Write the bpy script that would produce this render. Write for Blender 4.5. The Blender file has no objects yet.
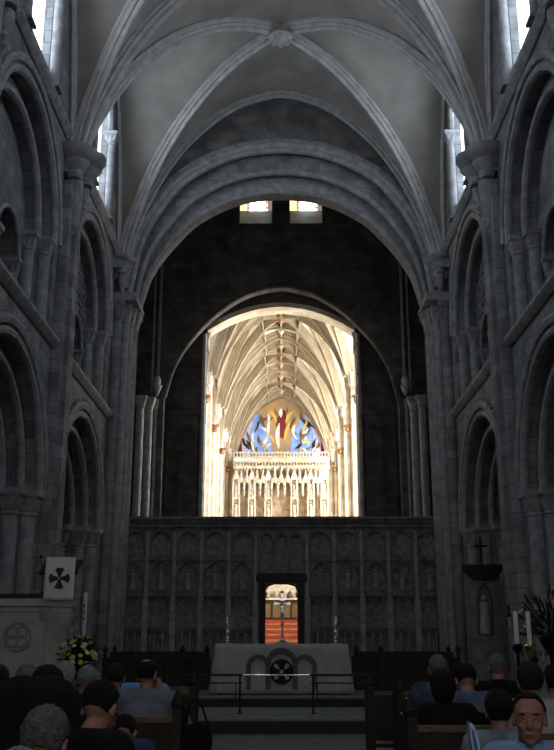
import bpy, bmesh, math, random
from mathutils import Vector, Matrix, noise
from mathutils.geometry import tessellate_polygon
random.seed(7)
C = bpy.context.scene.collection
PI = math.pi
# ------------------------------------------------------------------ materials
MATS = {}
def mat(name, col, rough=.8, metal=0., bump=0., bscale=12., var=0., vscale=3., col2=None, blocks=None, spec=.3, emit=None, estr=0., sheen=0.):
    """procedural surface; blocks=(width, height, mortar darkness) adds ashlar coursing on vertical faces"""
    if name in MATS: return MATS[name]
    m = bpy.data.materials.new(name); m.use_nodes = True
    nt = m.node_tree; N = nt.nodes; L = nt.links
    b = N['Principled BSDF']
    b.inputs['Roughness'].default_value = rough
    b.inputs['Metallic'].default_value = metal
    b.inputs['Specular IOR Level'].default_value = spec
    b.inputs['Base Color'].default_value = (*col, 1)
    if emit:
        b.inputs['Emission Color'].default_value = (*emit, 1); b.inputs['Emission Strength'].default_value = estr
    geo = N.new('ShaderNodeNewGeometry')
    last = None; hgt = None
    if var or blocks or bump:
        n1 = N.new('ShaderNodeTexNoise'); n1.inputs['Scale'].default_value = vscale; n1.inputs['Detail'].default_value = 6
        L.new(geo.outputs['Position'], n1.inputs['Vector'])
    if var:
        r = N.new('ShaderNodeValToRGB')
        c2 = col2 or tuple(max(0, c*(1-var)) for c in col)
        r.color_ramp.elements[0].position = .35; r.color_ramp.elements[0].color = (*c2, 1)
        r.color_ramp.elements[1].position = .68; r.color_ramp.elements[1].color = (*[min(1, c*(1+var*.5)) for c in col], 1)
        L.new(n1.outputs['Fac'], r.inputs['Fac']); last = r.outputs['Color']
    if blocks:
        sp = N.new('ShaderNodeSeparateXYZ'); L.new(geo.outputs['Position'], sp.inputs[0])
        ad = N.new('ShaderNodeMath'); ad.operation = 'ADD'; L.new(sp.outputs[0], ad.inputs[0]); L.new(sp.outputs[1], ad.inputs[1])
        cb = N.new('ShaderNodeCombineXYZ'); L.new(ad.outputs[0], cb.inputs[0]); L.new(sp.outputs[2], cb.inputs[1])
        br = N.new('ShaderNodeTexBrick'); br.inputs['Scale'].default_value = 1
        br.inputs['Brick Width'].default_value = blocks[0]; br.inputs['Row Height'].default_value = blocks[1]
        br.inputs['Mortar Size'].default_value = .012; br.inputs['Mortar Smooth'].default_value = .3
        br.inputs['Color1'].default_value = (1, 1, 1, 1); br.inputs['Color2'].default_value = (.72, .72, .74, 1)
        br.inputs['Mortar'].default_value = (blocks[2],)*3 + (1,)
        L.new(cb.outputs[0], br.inputs['Vector'])
        mx = N.new('ShaderNodeMixRGB'); mx.blend_type = 'MULTIPLY'; mx.inputs[0].default_value = 1
        if last: L.new(last, mx.inputs[1])
        else: mx.inputs[1].default_value = (*col, 1)
        L.new(br.outputs['Color'], mx.inputs[2]); last = mx.outputs[0]
    if last: L.new(last, b.inputs['Base Color'])
    if bump:
        n2 = N.new('ShaderNodeTexNoise'); n2.inputs['Scale'].default_value = bscale; n2.inputs['Detail'].default_value = 5
        L.new(geo.outputs['Position'], n2.inputs['Vector'])
        bp = N.new('ShaderNodeBump'); bp.inputs['Strength'].default_value = bump; bp.inputs['Distance'].default_value = .03
        L.new(n2.outputs['Fac'], bp.inputs['Height']); L.new(bp.outputs[0], b.inputs['Normal'])
    MATS[name] = m
    return m
STONE = mat('grey_ashlar', (.285,.285,.29), .9, bump=.5, bscale=9, var=.35, vscale=2.2, blocks=(.62,.29,.5))
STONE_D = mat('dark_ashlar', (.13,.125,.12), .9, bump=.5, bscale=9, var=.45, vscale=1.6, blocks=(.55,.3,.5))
CARVED = mat('carved_grey_stone', (.32,.32,.325), .85, bump=.5, bscale=16, var=.3, vscale=5)
SCALE_ST = mat('tooled_tympanum_stone', (.24,.24,.25), .9, bump=1., bscale=26, var=.5, vscale=9)
RIB = mat('rib_stone', (.54,.53,.52), .8, bump=.25, bscale=14, var=.2, vscale=4)
PLASTER = mat('vault_plaster', (.40,.37,.33), .9, bump=.2, bscale=5, var=.22, vscale=1.1)
CREAM = mat('choir_limestone', (.64,.60,.52), .75, bump=.5, bscale=7, var=.38, vscale=1.6, col2=(.50,.40,.26))
CREAM_D = mat('choir_vault_stone', (.72,.67,.55), .85, bump=.1, bscale=8, var=.1, vscale=1.5)
CREAM_R = mat('choir_rib_shaded', (.36,.30,.21), .85, bump=.1, bscale=12, var=.15, vscale=3)  # ribs browned: their shade against the pale web is put into the colour
CARVED_C = mat('carved_limestone', (.62,.55,.44), .8, bump=1., bscale=30, var=.45, vscale=12)
PANEL_C = mat('reredos_panel_stone', (.50,.40,.29), .8, bump=.3, bscale=9, var=.35, vscale=3)
SCREENST = mat('screen_stone', (.20,.20,.19), .9, bump=.6, bscale=14, var=.4, vscale=4)
SCREENPN = mat('screen_panel_stone', (.28,.27,.25), .9, bump=.8, bscale=22, var=.4, vscale=7)
FLOOR = mat('floor_flags', (.16,.165,.165), .6, bump=.3, bscale=6, var=.35, vscale=3)
STEPST = mat('step_stone', (.26,.27,.26), .7, bump=.3, bscale=8, var=.25, vscale=5)
RISER = mat('dark_step_riser', (.05,.048,.035), .95, bump=.4, bscale=60)  # step fronts in a colour much darker than the treads
DARKW = mat('dark_oak', (.028,.022,.017), .5, bump=.3, bscale=20, var=.3, vscale=6)
OAK = mat('worn_oak', (.16,.115,.06), .5, bump=.2, bscale=20, var=.3, vscale=8)
IRON = mat('black_iron', (.02,.02,.022), .45, metal=.6)
SILVER = mat('polished_silver', (.85,.86,.88), .16, metal=1.)
BRASS = mat('brass', (.8,.55,.2), .25, metal=1.)
GILT = mat('gilded_boss', (.36,.20,.10), .5, metal=.3, bump=1, bscale=40, var=.6, vscale=20)
WAX = mat('white_wax', (.85,.83,.78), .5)
CLOTH = mat('altar_linen', (.52,.51,.49), .95, bump=.3, bscale=120, var=.12, vscale=6)
CLOTH_W = mat('pale_linen', (.84,.81,.82), .95, bump=.2, bscale=120, var=.08, vscale=6)
BRAID = mat('grey_braid', (.20,.20,.19), .95, bump=1., bscale=60, var=.5, vscale=40)
EMBL = mat('black_applique', (.02,.022,.02), .9)
EMBG = mat('dark_green_applique', (.05,.055,.04), .9)
PULPIT = mat('pulpit_stone', (.48,.455,.42), .85, bump=.3, bscale=16, var=.2, vscale=5)
BLUE = mat('mural_blue', (.10,.22,.66), .8, var=.4, vscale=2, col2=(.25,.42,.82))
LAV = mat('mural_lavender', (.42,.36,.66), .8, var=.4, vscale=2, col2=(.6,.55,.78))
OCHRE = mat('mural_ochre', (.42,.27,.10), .8, var=.5, vscale=1.5, col2=(.34,.26,.18))
GOLD = mat('mural_gold', (.72,.48,.10), .7)
MRED = mat('mural_dark_red', (.17,.02,.03), .8)
MWHITE = mat('mural_white', (.82,.80,.76), .8, var=.3, vscale=4)
MBROWN = mat('mural_brown', (.16,.085,.05), .8)
REDC = mat('red_carpet', (.30,.055,.035), .9, bump=.2, bscale=80)
ORST = mat('worn_tile_steps', (.46,.27,.14), .7, var=.4, vscale=6)
SKIN = mat('skin', (.40,.22,.165), .6, var=.12, vscale=18, bump=.1, bscale=60)
SKIN_D = mat('ruddy_skin', (.42,.20,.15), .6, var=.12, vscale=18, bump=.1, bscale=60)
LEAF = mat('dark_leaf', (.025,.045,.02), .6, var=.3, vscale=20)
YEL = mat('yellow_petal', (.62,.52,.12), .7, var=.3, vscale=30)
CRM = mat('cream_petal', (.75,.70,.50), .7)
def fabric(name, col, var=.15): return mat(name, col, .95, bump=.3, bscale=150, var=var, vscale=9)
def hairmat(name, col, var=.35): return mat(name, col, .7, bump=1., bscale=90, var=var, vscale=45)
def glow(name, col, s): return mat(name, (.1,.1,.1), .5, emit=col, estr=s)
# ------------------------------------------------------------------ helpers
def link(name, me, m=None, parent=None, smooth=False, label=None, loc=None):
    o = bpy.data.objects.new(name, me); C.objects.link(o)
    if m is not None and len(me.materials) == 0: me.materials.append(m)
    if smooth:
        for p in me.polygons: p.use_smooth = True
    if parent: o.parent = parent
    if label: o['label'] = label
    if loc: o.location = loc
    return o
def empty(name, loc=(0,0,0), parent=None, rz=0):
    o = bpy.data.objects.new(name, None); C.objects.link(o); o.location = loc; o.rotation_euler = (0,0,rz)
    o.empty_display_size = .1
    if parent: o.parent = parent
    return o
def thing(name, label, cat, loc=(0,0,0), rz=0, group=None):
    o = empty(name, loc, None, rz); o['label'] = label; o['category'] = cat
    if group: o['group'] = group
    return o
def structure(o, label=None):
    o['kind'] = 'structure'
    if label: o['label'] = label
    return o
def copy_tree(o, parent=None):
    c = o.copy(); C.objects.link(c)
    if parent: c.parent = parent
    for ch in [k for k in bpy.data.objects if k.parent == o]: copy_tree(ch, c)
    return c
class MB:
    """collects shapes into one mesh"""
    def __init__(s): s.v = []; s.f = []
    def add(s, v, f):
        n = len(s.v); s.v += [tuple(p) for p in v]; s.f += [tuple(i+n for i in q) for q in f]; return s
    def box(s, x0,x1,y0,y1,z0,z1, M=None):
        v = [Vector(p) for p in ((x0,y0,z0),(x1,y0,z0),(x1,y1,z0),(x0,y1,z0),(x0,y0,z1),(x1,y0,z1),(x1,y1,z1),(x0,y1,z1))]
        if M: v = [M@p for p in v]
        return s.add(v, [(0,3,2,1),(4,5,6,7),(0,1,5,4),(1,2,6,5),(2,3,7,6),(3,0,4,7)])
    def lathe(s, prof, c=(0,0,0), n=14, M=None):
        v = []; f = []
        for r, z in prof:
            for i in range(n):
                a = 2*PI*i/n; p = Vector((r*math.cos(a), r*math.sin(a), z))
                if M: p = M@p
                v.append(p+Vector(c))
        k = len(prof)
        for j in range(k-1):
            for i in range(n):
                a, b = j*n+i, j*n+(i+1)%n; f.append((a,b,b+n,a+n))
        f.append(tuple(reversed(range(n)))); f.append(tuple(range((k-1)*n, k*n)))
        return s.add(v, f)
    def tube(s, pts, r, n=6):
        pts = [Vector(p) for p in pts]
        rs = r if isinstance(r, (list,tuple)) else [r]*len(pts)
        v = []; f = []; up = None
        for i, p in enumerate(pts):
            t = (pts[min(i+1,len(pts)-1)]-pts[max(i-1,0)]).normalized()
            if up is None:
                up = t.orthogonal().normalized()
            up = (up - t*up.dot(t)); up = up.normalized() if up.length > 1e-6 else t.orthogonal().normalized()
            w = t.cross(up)
            for k in range(n):
                a = 2*PI*k/n; v.append(p + (up*math.cos(a)+w*math.sin(a))*rs[i])
        for i in range(len(pts)-1):
            for k in range(n):
                a, b = i*n+k, i*n+(k+1)%n; f.append((a,b,b+n,a+n))
        f.append(tuple(reversed(range(n)))); f.append(tuple(range((len(pts)-1)*n, len(pts)*n)))
        return s.add(v, f)
    def ball(s, c, r, n=10, m=6, M=None):
        rx,ry,rz = r if isinstance(r,(tuple,list)) else (r,r,r)
        v = []; f = []
        for j in range(1, m):
            th = PI*j/m
            for i in range(n):
                a = 2*PI*i/n; v.append(Vector((rx*math.sin(th)*math.cos(a), ry*math.sin(th)*math.sin(a), rz*math.cos(th))))
        v += [Vector((0,0,rz)), Vector((0,0,-rz))]
        if M: v = [M@p for p in v]
        v = [p+Vector(c) for p in v]
        for j in range(m-2):
            for i in range(n):
                a, b = j*n+i, j*n+(i+1)%n; f.append((a,a+n,b+n,b))
        t = (m-1)*n
        for i in range(n):
            f.append((t, i, (i+1)%n)); f.append((t+1, (m-2)*n+(i+1)%n, (m-2)*n+i))
        return s.add(v, f)
    def prism(s, loops, ax, d0, d1):
        """polygon (first loop) with holes, in (u,z); ax 'x': u is y, thickness along x; 'y': u is x, thickness along y; 'z': (x,y)"""
        def P(u, w, d): return (d,u,w) if ax=='x' else ((u,d,w) if ax=='y' else (u,w,d))
        tris = tessellate_polygon([[Vector((u,w,0)) for u,w in lp] for lp in loops])
        flat = [q for lp in loops for q in lp]; n = len(flat)
        v = [P(u,w,d0) for u,w in flat]+[P(u,w,d1) for u,w in flat]
        f = [tuple(t) for t in tris]+[tuple(i+n for i in reversed(t)) for t in tris]
        o = 0
        for lp in loops:
            k = len(lp)
            for i in range(k):
                a, b = o+i, o+(i+1)%k; f.append((a,b,b+n,a+n))
            o += k
        return s.add(v, f)
    def sweep(s, pts, prof, target):
        """moulded profile [(side, drop)] swept along pts; drop grows towards target(p) direction"""
        pts = [Vector(p) for p in pts]; v = []; f = []; k = len(prof)
        for i, p in enumerate(pts):
            t = (pts[min(i+1,len(pts)-1)]-pts[max(i-1,0)]).normalized()
            d = Vector(target(p)); d = (d - t*d.dot(t)).normalized(); w = t.cross(d)
            for a, b in prof: v.append(p + w*a + d*b)
        for i in range(len(pts)-1):
            for j in range(k-1):
                a = i*k+j; f.append((a,a+1,a+1+k,a+k))
        f.append(tuple(range(k))); f.append(tuple(reversed(range((len(pts)-1)*k, len(pts)*k))))
        return s.add(v, f)
    def mesh(s, name='m'):
        me = bpy.data.meshes.new(name); me.from_pydata(s.v, [], s.f); me.validate()
        bm = bmesh.new(); bm.from_mesh(me); bmesh.ops.recalc_face_normals(bm, faces=bm.faces[:]); bm.to_mesh(me); bm.free()
        return me
    def build(s, name, m, parent=None, smooth=False, label=None, loc=None, bevel=0):
        o = link(name, s.mesh(name), m, parent, smooth, label, loc)
        if smooth: autosmooth(o)
        if bevel:
            b = o.modifiers.new('b','BEVEL'); b.width = bevel; b.segments = 2; b.limit_method = 'ANGLE'
        return o
def autosmooth(o, ang=.7):
    me = o.data
    bm = bmesh.new(); bm.from_mesh(me)
    for e in bm.edges:
        if len(e.link_faces) == 2 and e.calc_face_angle(0) > ang: e.smooth = False
    bm.to_mesh(me); bm.free()
def arch(c, hw, z0, zs, rise=None, n=28, pointed=0):
    """opening outline: jambs from z0 to zs, then a (semi-elliptic) head"""
    rise = rise or hw
    pts = [(c-hw, z0)]
    for i in range(n+1):
        a = PI - PI*i/n; pts.append((c+hw*math.cos(a), zs+rise*math.sin(a)))
    pts.append((c+hw, z0))
    return pts
def rect(a,b,c,d): return [(a,c),(b,c),(b,d),(a,d)]
CACHE = {}
def cached(key, fn):
    if key not in CACHE: CACHE[key] = fn()
    return CACHE[key]
def cap_mesh(r, a, h):
    """cushion capital: necking ring, scalloped cushion, square abacus"""
    mb = MB(); mb.lathe([(r*1.02,-.06),(r*1.18,-.04),(r*1.18,0),(r*1.02,.02)], n=16)
    v = []; f = []; n = 32; rings = 6
    for j in range(rings+1):
        t = j/rings; e = t**.7
        for i in range(n):
            th = 2*PI*i/n; c, s_ = math.cos(th), math.sin(th)
            q = 1/max(abs(c),abs(s_)); rad = (r*(1-e)+a*q*e)*(1+.05*math.sin(th*8)*(t*(1-t)*4))
            v.append((rad*c, rad*s_, h*.72*t))
    for j in range(rings):
        for i in range(n):
            p, q = j*n+i, j*n+(i+1)%n; f.append((p,q,q+n,p+n))
    f.append(tuple(range(rings*n,(rings+1)*n)))
    mb.add(v, f); mb.box(-a*1.12,a*1.12,-a*1.12,a*1.12,h*.72,h)
    mb.box(-a*1.03,a*1.03,-a*1.03,a*1.03,h*.66,h*.73)
    return mb.mesh('capital')
def column(parent, x, y, z0, z1, r, m=None, a=None, h=None):
    """shaft up to z1 (top of its abacus)"""
    m = m or CARVED; a = a or r*1.45; h = h or r*2
    def shaft():
        mb = MB(); H = z1-z0-h; mb.lathe([(r,r*1.2),(r,H)], n=18); return mb.mesh('column')
    def base():
        mb = MB(); mb.lathe([(r*1.35,r*.5),(r*1.42,r*.7),(r*1.25,r*.9),(r*1.12,r*1.05),(r*1.2,r*1.15),(r,r*1.3)], n=18)
        mb.box(-r*1.45,r*1.45,-r*1.45,r*1.45,0,r*.52); return mb.mesh('base')
    k = (round(r,3),round(z1-z0,3),round(a,3),round(h,3))
    me = cached(('s',)+k, shaft); o = link('column', me, m, parent, True, loc=(x,y,z0)); autosmooth(o)
    c = link('capital', cached(('c',)+k, lambda: cap_mesh(r,a,h)), m, o, loc=(0,0,z1-z0-h))
    b = link('base', cached(('b',)+k, base), m, o)
    return o
# ------------------------------------------------------------------ geometry of the nave
XW = 4.8
BAYS = [22.1, 15.9, 9.7, 3.5, -2.7, -8.9]
HB = 3.1
TT = [(0,17.9),(.2,17.68),(.35,17.32),(.58,16.35),(.76,15.15),(.875,14.0),(.95,12.95),(1,11.7)]
def interp(tab, t):
    t = max(tab[0][0], min(tab[-1][0], t))
    n = len(tab); d = [(tab[i+1][1]-tab[i][1])/(tab[i+1][0]-tab[i][0]) for i in range(n-1)]
    def sl(i):
        if i == 0: return 0 if tab[0][0] == 0 else d[0]
        if i == n-1: return d[-1]
        return 2*d[i-1]*d[i]/(d[i-1]+d[i]) if d[i-1]*d[i] > 0 else 0
    for i in range(n-1):
        if t <= tab[i+1][0]+1e-9:
            h = tab[i+1][0]-tab[i][0]; u = (t-tab[i][0])/h
            a, b = sl(i)*h, sl(i+1)*h
            return (2*u**3-3*u**2+1)*tab[i][1]+(u**3-2*u**2+u)*a+(-2*u**3+3*u**2)*tab[i+1][1]+(u**3-u**2)*b
    return tab[-1][1]
def groin_mesh(a, b, tab, n=22):
    mb = MB()
    for kind in range(4):
        v = []; f = []
        for i in range(n+1):
            s_ = i/n
            for j in range(n+1):
                w = -1+2*j/n; z = interp(tab, s_*abs(w))
                x, y = (a*s_, b*s_*w) if kind < 2 else (a*s_*w, b*s_)
                if kind % 2: x, y = -x, -y
                v.append((x,y,z))
        for i in range(n):
            for j in range(n):
                p = i*(n+1)+j; f.append((p,p+1,p+n+2,p+n+1))
        mb.add(v, f)
    me = bpy.data.meshes.new('web'); me.from_pydata(mb.v, [], mb.f); 
    return me
RP = [(-.17,-.03),(-.17,.05),(-.11,.07),(-.13,.13),(-.09,.17),(-.045,.15),(-.05,.22),(-.02,.27),(.02,.27),(.05,.22),(.045,.15),(.09,.17),(.13,.13),(.11,.07),(.17,.05),(.17,-.03)]
def scaled(pr, k): return [(a*k,b*k) for a,b in pr]
def ts(n, lo=0., hi=1.):  # denser near the springing
    return [lo+(hi-lo)*(1-(1-i/n)**1.6) for i in range(n+1)]
# ------------------------------------------------------------------ ceiling (nave vault)
ceiling = structure(empty('ceiling'), 'pale plastered rib vault over the nave with grey stone ribs')
web = groin_mesh(XW, HB, TT)
for p in web.polygons: p.use_smooth = True
T0 = .985
def nave_rib(kind, yc, sx=1, sy=1):
    mb = MB()
    if kind == 'transverse':
        pts = [(XW*t*sg, yc, interp(TT,t)) for sg, seq in ((-1, ts(26,0,T0)[::-1]),(1, ts(26,0,T0)[1:])) for t in seq]
        mb.sweep(pts, scaled(RP,1.15), lambda p: (-p.x,0,-3))
    elif kind == 'diagonal':
        pts = [(XW*t*sx, yc+HB*t*sy, interp(TT,t)) for t in ts(28,0,T0+.01)]
        mb.sweep(pts, RP, lambda p: (-p.x*1., (yc-p.y)*1.,-3))
    elif kind == 'wall':
        pts = [(XW*sx, yc+HB*t*sg*.985, interp(TT,t)) for sg, seq in ((-1, ts(22,0,1)[::-1]),(1, ts(22,0,1)[1:])) for t in seq]
        mb.sweep(pts, scaled(RP,.8), lambda p: (-sx, (yc-p.y)*.8, -.8))
    elif kind == 'east':
        pts = [(XW*t*sg*.985, yc, interp(TT,t)-.02) for sg, seq in ((-1, ts(26,0,.99)[::-1]),(1, ts(26,0,.99)[1:])) for t in seq]
        mb.sweep(pts, scaled(RP,.95), lambda p: (-p.x*.6, -1.5, -2))
    return mb
for k, yc in enumerate(BAYS):
    link('vault_web', web, PLASTER, ceiling, loc=(0,yc,0))
    nave_rib('transverse', yc-HB).build('vault_rib', RIB, ceiling)
    for sx in (-1,1):
        for sy in (-1,1): nave_rib('diagonal', yc, sx, sy).build('vault_rib', RIB, ceiling)
        nave_rib('wall', yc, sx).build('wall_rib', RIB, ceiling)
    b = MB(); b.lathe([(.12,17.75),(.3,17.7),(.34,17.62),(.28,17.55),(.2,17.52),(.12,17.46),(.02,17.44)], (0,yc,0), 16)
    for i in range(8): b.ball((.25*math.cos(i*PI/4), yc+.25*math.sin(i*PI/4), 17.56), .07, 8, 5)
    b.build('boss', RIB, ceiling, True)
nave_rib('east', 25.17).build('vault_rib', RIB, ceiling)
MB().box(-9.8,9.8,-13,38.2,22.4,22.7).box(-4.9,4.9,-12.2,25.2,18.3,18.5).build('roof_slab', STONE_D, ceiling)
def corbel(parent, sx, y, k=1., lob=3, top=12.2):
    mb = MB()
    offs = [(-.30,0),(0,.16),(.30,0)] if lob == 3 else [(-.14,0),(.14,.05)]
    for dy, dx in offs:
        c = (sx*(XW-.22-dx), y+dy*k, 0)
        mb.lathe([(r*k, top+z*k) for r,z in ((.13,-.62),(.16,-.55),(.15,-.48),(.24,-.34),(.27,-.27),(.22,-.24),(.33,-.17),(.39,-.08),(.39,0),(.2,.05))], c, 16)
    mb.box(min(sx*(XW-.28),sx*(XW+.02)), max(sx*(XW-.28),sx*(XW+.02)), y-.4*k, y+.4*k, top-.5*k, top-.02)
    o = mb.build('vault_corbel', CARVED, parent, True)
    m2 = MB()
    for dy, dx, L_ in ([(-.2,0,1.15),(.14,.1,.62)] if lob == 3 else [(0,.04,.8)]):
        prof = [(.02,-L_-.6),(.06,-L_-.55),(.05,-L_-.5),(.10,-L_-.42),(.07,-L_-.34),(.13,-L_-.2),(.15,-L_),(.17,-.62)]
        m2.lathe([(r*k, top+z*k) for r,z in prof], (sx*(XW-.2-dx), y+dy, 0), 12)
    m2.build('corbel_pendant', CARVED, o, True)
# ------------------------------------------------------------------ side walls
def side_wall(sx, name, label):
    W = structure(empty(name), label)
    X = lambda a: sx*a
    def pr(mb, loops, a, b): mb.prism(loops, 'x', X(a), X(b))
    for k, yc in enumerate(BAYS):
        lo, hi = yc-HB, yc+HB
        m = MB()
        # arcade storey and gallery storey, three stepped orders deep
        pr(m, [rect(lo,hi,-.3,12.5), arch(yc,2.45,-.2,4.45), arch(yc,2.25,7.78,9.75)], 4.8, 5.08)
        pr(m, [rect(lo,hi,-.3,12.5), arch(yc,2.12,-.2,4.45), arch(yc,1.95,7.78,9.75)], 5.08, 5.36)
        pr(m, [rect(lo,hi,-.3,7.7), arch(yc,1.78,-.2,4.45)], 5.36, 6.05)
        pr(m, [rect(lo,hi,12.5,18.3), arch(yc-.15,.97,13.0,15.2,1.4)], 4.8, 4.98)
        m.build('masonry', STONE, W)
        t = MB(); pr(t, [rect(lo,hi,7.7,12.5), arch(yc-.95,.78,7.78,9.1), arch(yc+.95,.78,7.78,9.1)], 5.36, 5.8)
        # window band above: solid around the glazing
        t.build('tympanum', SCALE_ST if k == 0 else STONE, W)
        # flat pilaster between bays
        if k < 3:
            p = MB(); p.box(min(X(4.6),X(4.8)),max(X(4.6),X(4.8)),lo-.5,lo+.5,-.1,11.4)
            p.box(min(X(4.5),X(4.8)),max(X(4.5),X(4.8)),lo-.22,lo+.22,-.1,11.3)
            p.build('pilaster', STONE, W, bevel=.02)
            # rolls round the arches
            for (c, r_, zs, z0, xx) in ((yc,2.45,4.45,4.45,4.8),(yc,2.12,4.45,4.45,5.08),(yc,1.78,4.45,4.45,5.36),(yc,2.25,9.75,9.75,4.8),(yc,1.95,9.75,9.75,5.08),(yc-.95,.78,9.1,9.1,5.36),(yc+.95,.78,9.1,9.1,5.36)):
                q = arch(c, r_, z0, zs, n=30)[1:-1]
                MB().tube([(X(xx+.02),u,z) for u,z in q], .085 if r_>1 else .055, 8).build('roll_moulding', CARVED, W, True)
            for (c, r_, zs, w) in ((yc,2.66,4.45,.09),(yc,2.46,9.75,.08)):
                q = arch(c, r_, zs, zs, n=40)[1:-1]
                MB().sweep([(X(4.79),u,z) for u,z in q], [(-w,-.02),(-w,.06),(0,.1),(w,.06),(w,-.02)], lambda p: (-sx,0,0)).build('hood_mould', CARVED, W)
            # dog-tooth beads on the arcade hood
            bd = MB()
            for i in range(34):
                a = PI*i/33; bd.ball((X(4.75), yc+2.78*math.cos(a), 4.45+2.78*math.sin(a)), .05, 6, 4)
            bd.build('billet_moulding', CARVED, W)
            for s2 in (-1,1):
                column(W, X(4.98), yc+s2*2.37, 0, 4.45, .16, a=.24, h=.44)
                column(W, X(5.24), yc+s2*2.02, 0, 4.45, .17, a=.25, h=.44)
                column(W, X(5.72), yc+s2*1.72, 0, 4.45, .24, a=.34, h=.46)
                column(W, X(4.97), yc+s2*2.13, 7.75, 9.75, .13, a=.19, h=.34)
                column(W, X(5.23), yc+s2*1.83, 7.75, 9.75, .13, a=.19, h=.34)
                column(W, X(5.5), yc+s2*1.72, 7.75, 9.1, .13, a=.19, h=.32)
            column(W, X(5.42), yc-.09, 7.75, 9.1, .13, a=.2, h=.34)
            column(W, X(5.62), yc+.09, 7.75, 9.1, .13, a=.2, h=.34)
            # scale pattern bits on the gallery tympanum
            sc = MB()
            for r0 in range(9 if k == 0 else 0):
                for c0 in range(-7,8):
                    u = yc+c0*.24+(r0%2)*.12; z = 10.05+r0*.19
                    if (u-yc)**2+(z-9.75)**2 < 1.8**2 and min(math.hypot(u-yc-.95,z-9.1),math.hypot(u-yc+.95,z-9.1)) > .98:
                        sc.lathe([(.1,0),(.09,.05),(.02,.07)], (X(5.36),u,z), 8, Matrix.Rotation(-sx*PI/2,4,'Y'))
            if sc.v: sc.build('scale_carving', SCALE_ST, W)
            corbel(W, sx, lo, 1.15)
            # clerestory jamb shafts
            for s2 in (-1,1):
                column(W, X(4.72), yc-.15+s2*1.08, 12.56, 15.2, .12, a=.18, h=.3)
            q = arch(yc-.15, 1.05, 15.2, 15.2, 1.48, n=24)[1:-1]
            MB().tube([(X(4.76),u,z) for u,z in q], .1, 8).build('roll_moulding', CARVED, W, True)
            # passage shadows behind the gallery
        # the glazed lancet
        fr = structure(empty('window_%d' % (1+k+(6 if sx > 0 else 0))), 'tall round-headed clerestory window of pale glass')
        MB().prism([arch(yc-.15,.99,12.95,15.2,1.42)], 'x', X(4.985), X(5.0)).build('pane', SKYG, fr)
        f = MB()
        f.box(min(X(4.95),X(4.99)),max(X(4.95),X(4.99)),yc-.17,yc-.13,12.95,16.55)
        f.build('mullion', IRON, fr)
        fr.parent = None
    # string courses
    for z, d in ((7.62,.16),(12.5,.16)):
        pf = [(-.12,0),(-.12,.05),(-.06,d*.7),(0,d),(.07,d),(.1,d*.5),(.1,0)]
        MB().sweep([(X(4.8),-12,z),(X(4.8),18.5,z)], [(a*sx,b) for a,b in pf], lambda p: (-sx,0,0)).build('string_course', CARVED, W)
        MB().sweep([(X(4.8),19.5,z),(X(4.8),25.2,z)], [(a*sx,b) for a,b in pf], lambda p: (-sx,0,0)).build('string_course', CARVED, W)
    # aisle and gallery beyond the openings
    m = MB()
    m.box(min(X(9.5),X(9.8)),max(X(9.5),X(9.8)),-12.2,30,-.3,8)
    m.box(min(X(7.2),X(7.5)),max(X(7.2),X(7.5)),-12.2,26,7.7,12.7)
    m.box(min(X(6.05),X(9.5)),max(X(6.05),X(9.5)),-12.2,26,7.1,7.7)
    m.box(min(X(5.1),X(7.5)),max(X(5.1),X(7.5)),-12.2,26,12.35,12.6)
    m.box(min(X(5.3),X(9.8)),max(X(5.3),X(9.8)),26,26.4,-.3,13)
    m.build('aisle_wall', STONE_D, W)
    for yc in BAYS[:3]:
        for s2 in (-1,1): column(W, X(9.35), yc+s2*2.9, 0, 4.6, .2)
        MB().prism([rect(yc-2.7,yc+2.7,-.1,6.9), arch(yc,1.5,1.2,4.6)], 'x', X(9.3), X(9.5)).build('blind_arch', STONE_D, W)
    return W
SKYG = glow('clerestory_daylight', (.74,.86,1.), 3.9)
WL = side_wall(-1, 'wall_left', 'grey stone nave wall on the left with arcade, gallery arches and clerestory')
WR = side_wall(1, 'wall_right', 'grey stone nave wall on the right with arcade, gallery arches and clerestory')
# ------------------------------------------------------------------ chancel arch (east end of nave)
def table_arch(tab, zj, x_jamb=None):
    """tab: (x,z) from crown to springing, mirrored into a hole outline"""
    pts = []
    n = 40
    xs = tab[-1][0]
    for i in range(-n, n+1):
        u = i/n; x = xs*math.sin(u*PI/2)
        t2 = [(a,b) for a,b in tab]
        pts.append((x, interp(t2, abs(x))))
    j = x_jamb or xs
    return [(-j,zj),(-j,tab[-1][1]-.02)]+pts+[(j,tab[-1][1]-.02),(j,zj)]
OUT = [(0,15.93),(.8,15.86),(1.54,15.66),(2.73,15.0),(3.6,13.95),(4.15,12.75),(4.4,11.3)]
INN = [(0,14.85),(.7,14.8),(1.3,14.66),(2.48,14.05),(3.36,13.1),(3.92,12.2),(4.2,11.2)]
MID = [(a[0]*.4+b[0]*.6+.0,a[1]*.45+b[1]*.55) for a,b in zip(OUT,INN)]
E = structure(empty('wall_east'), 'chancel arch of three plain orders closing the nave, dark wall above')
MB().prism([rect(-4.8,4.8,-.3,18.2), table_arch(OUT,-.2,4.5)], 'y', 25.2, 25.5).build('masonry', mat('dark_brown_ashlar', (.17,.165,.155), .9, bump=.5, bscale=9, var=.35, vscale=2.2, blocks=(.62,.29,.6)), E)  # wall above the arch is darker and browner than the inner orders
MB().prism([rect(-5.4,5.4,-.3,18.2), table_arch(MID,-.2,4.44)], 'y', 25.5, 25.8).build('arch_order', STONE, E)
MB().prism([rect(-5.4,5.4,-.3,22.4), table_arch(INN,-.2,4.4)], 'y', 25.8, 26.4).build('arch_order', CARVED, E)
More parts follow.
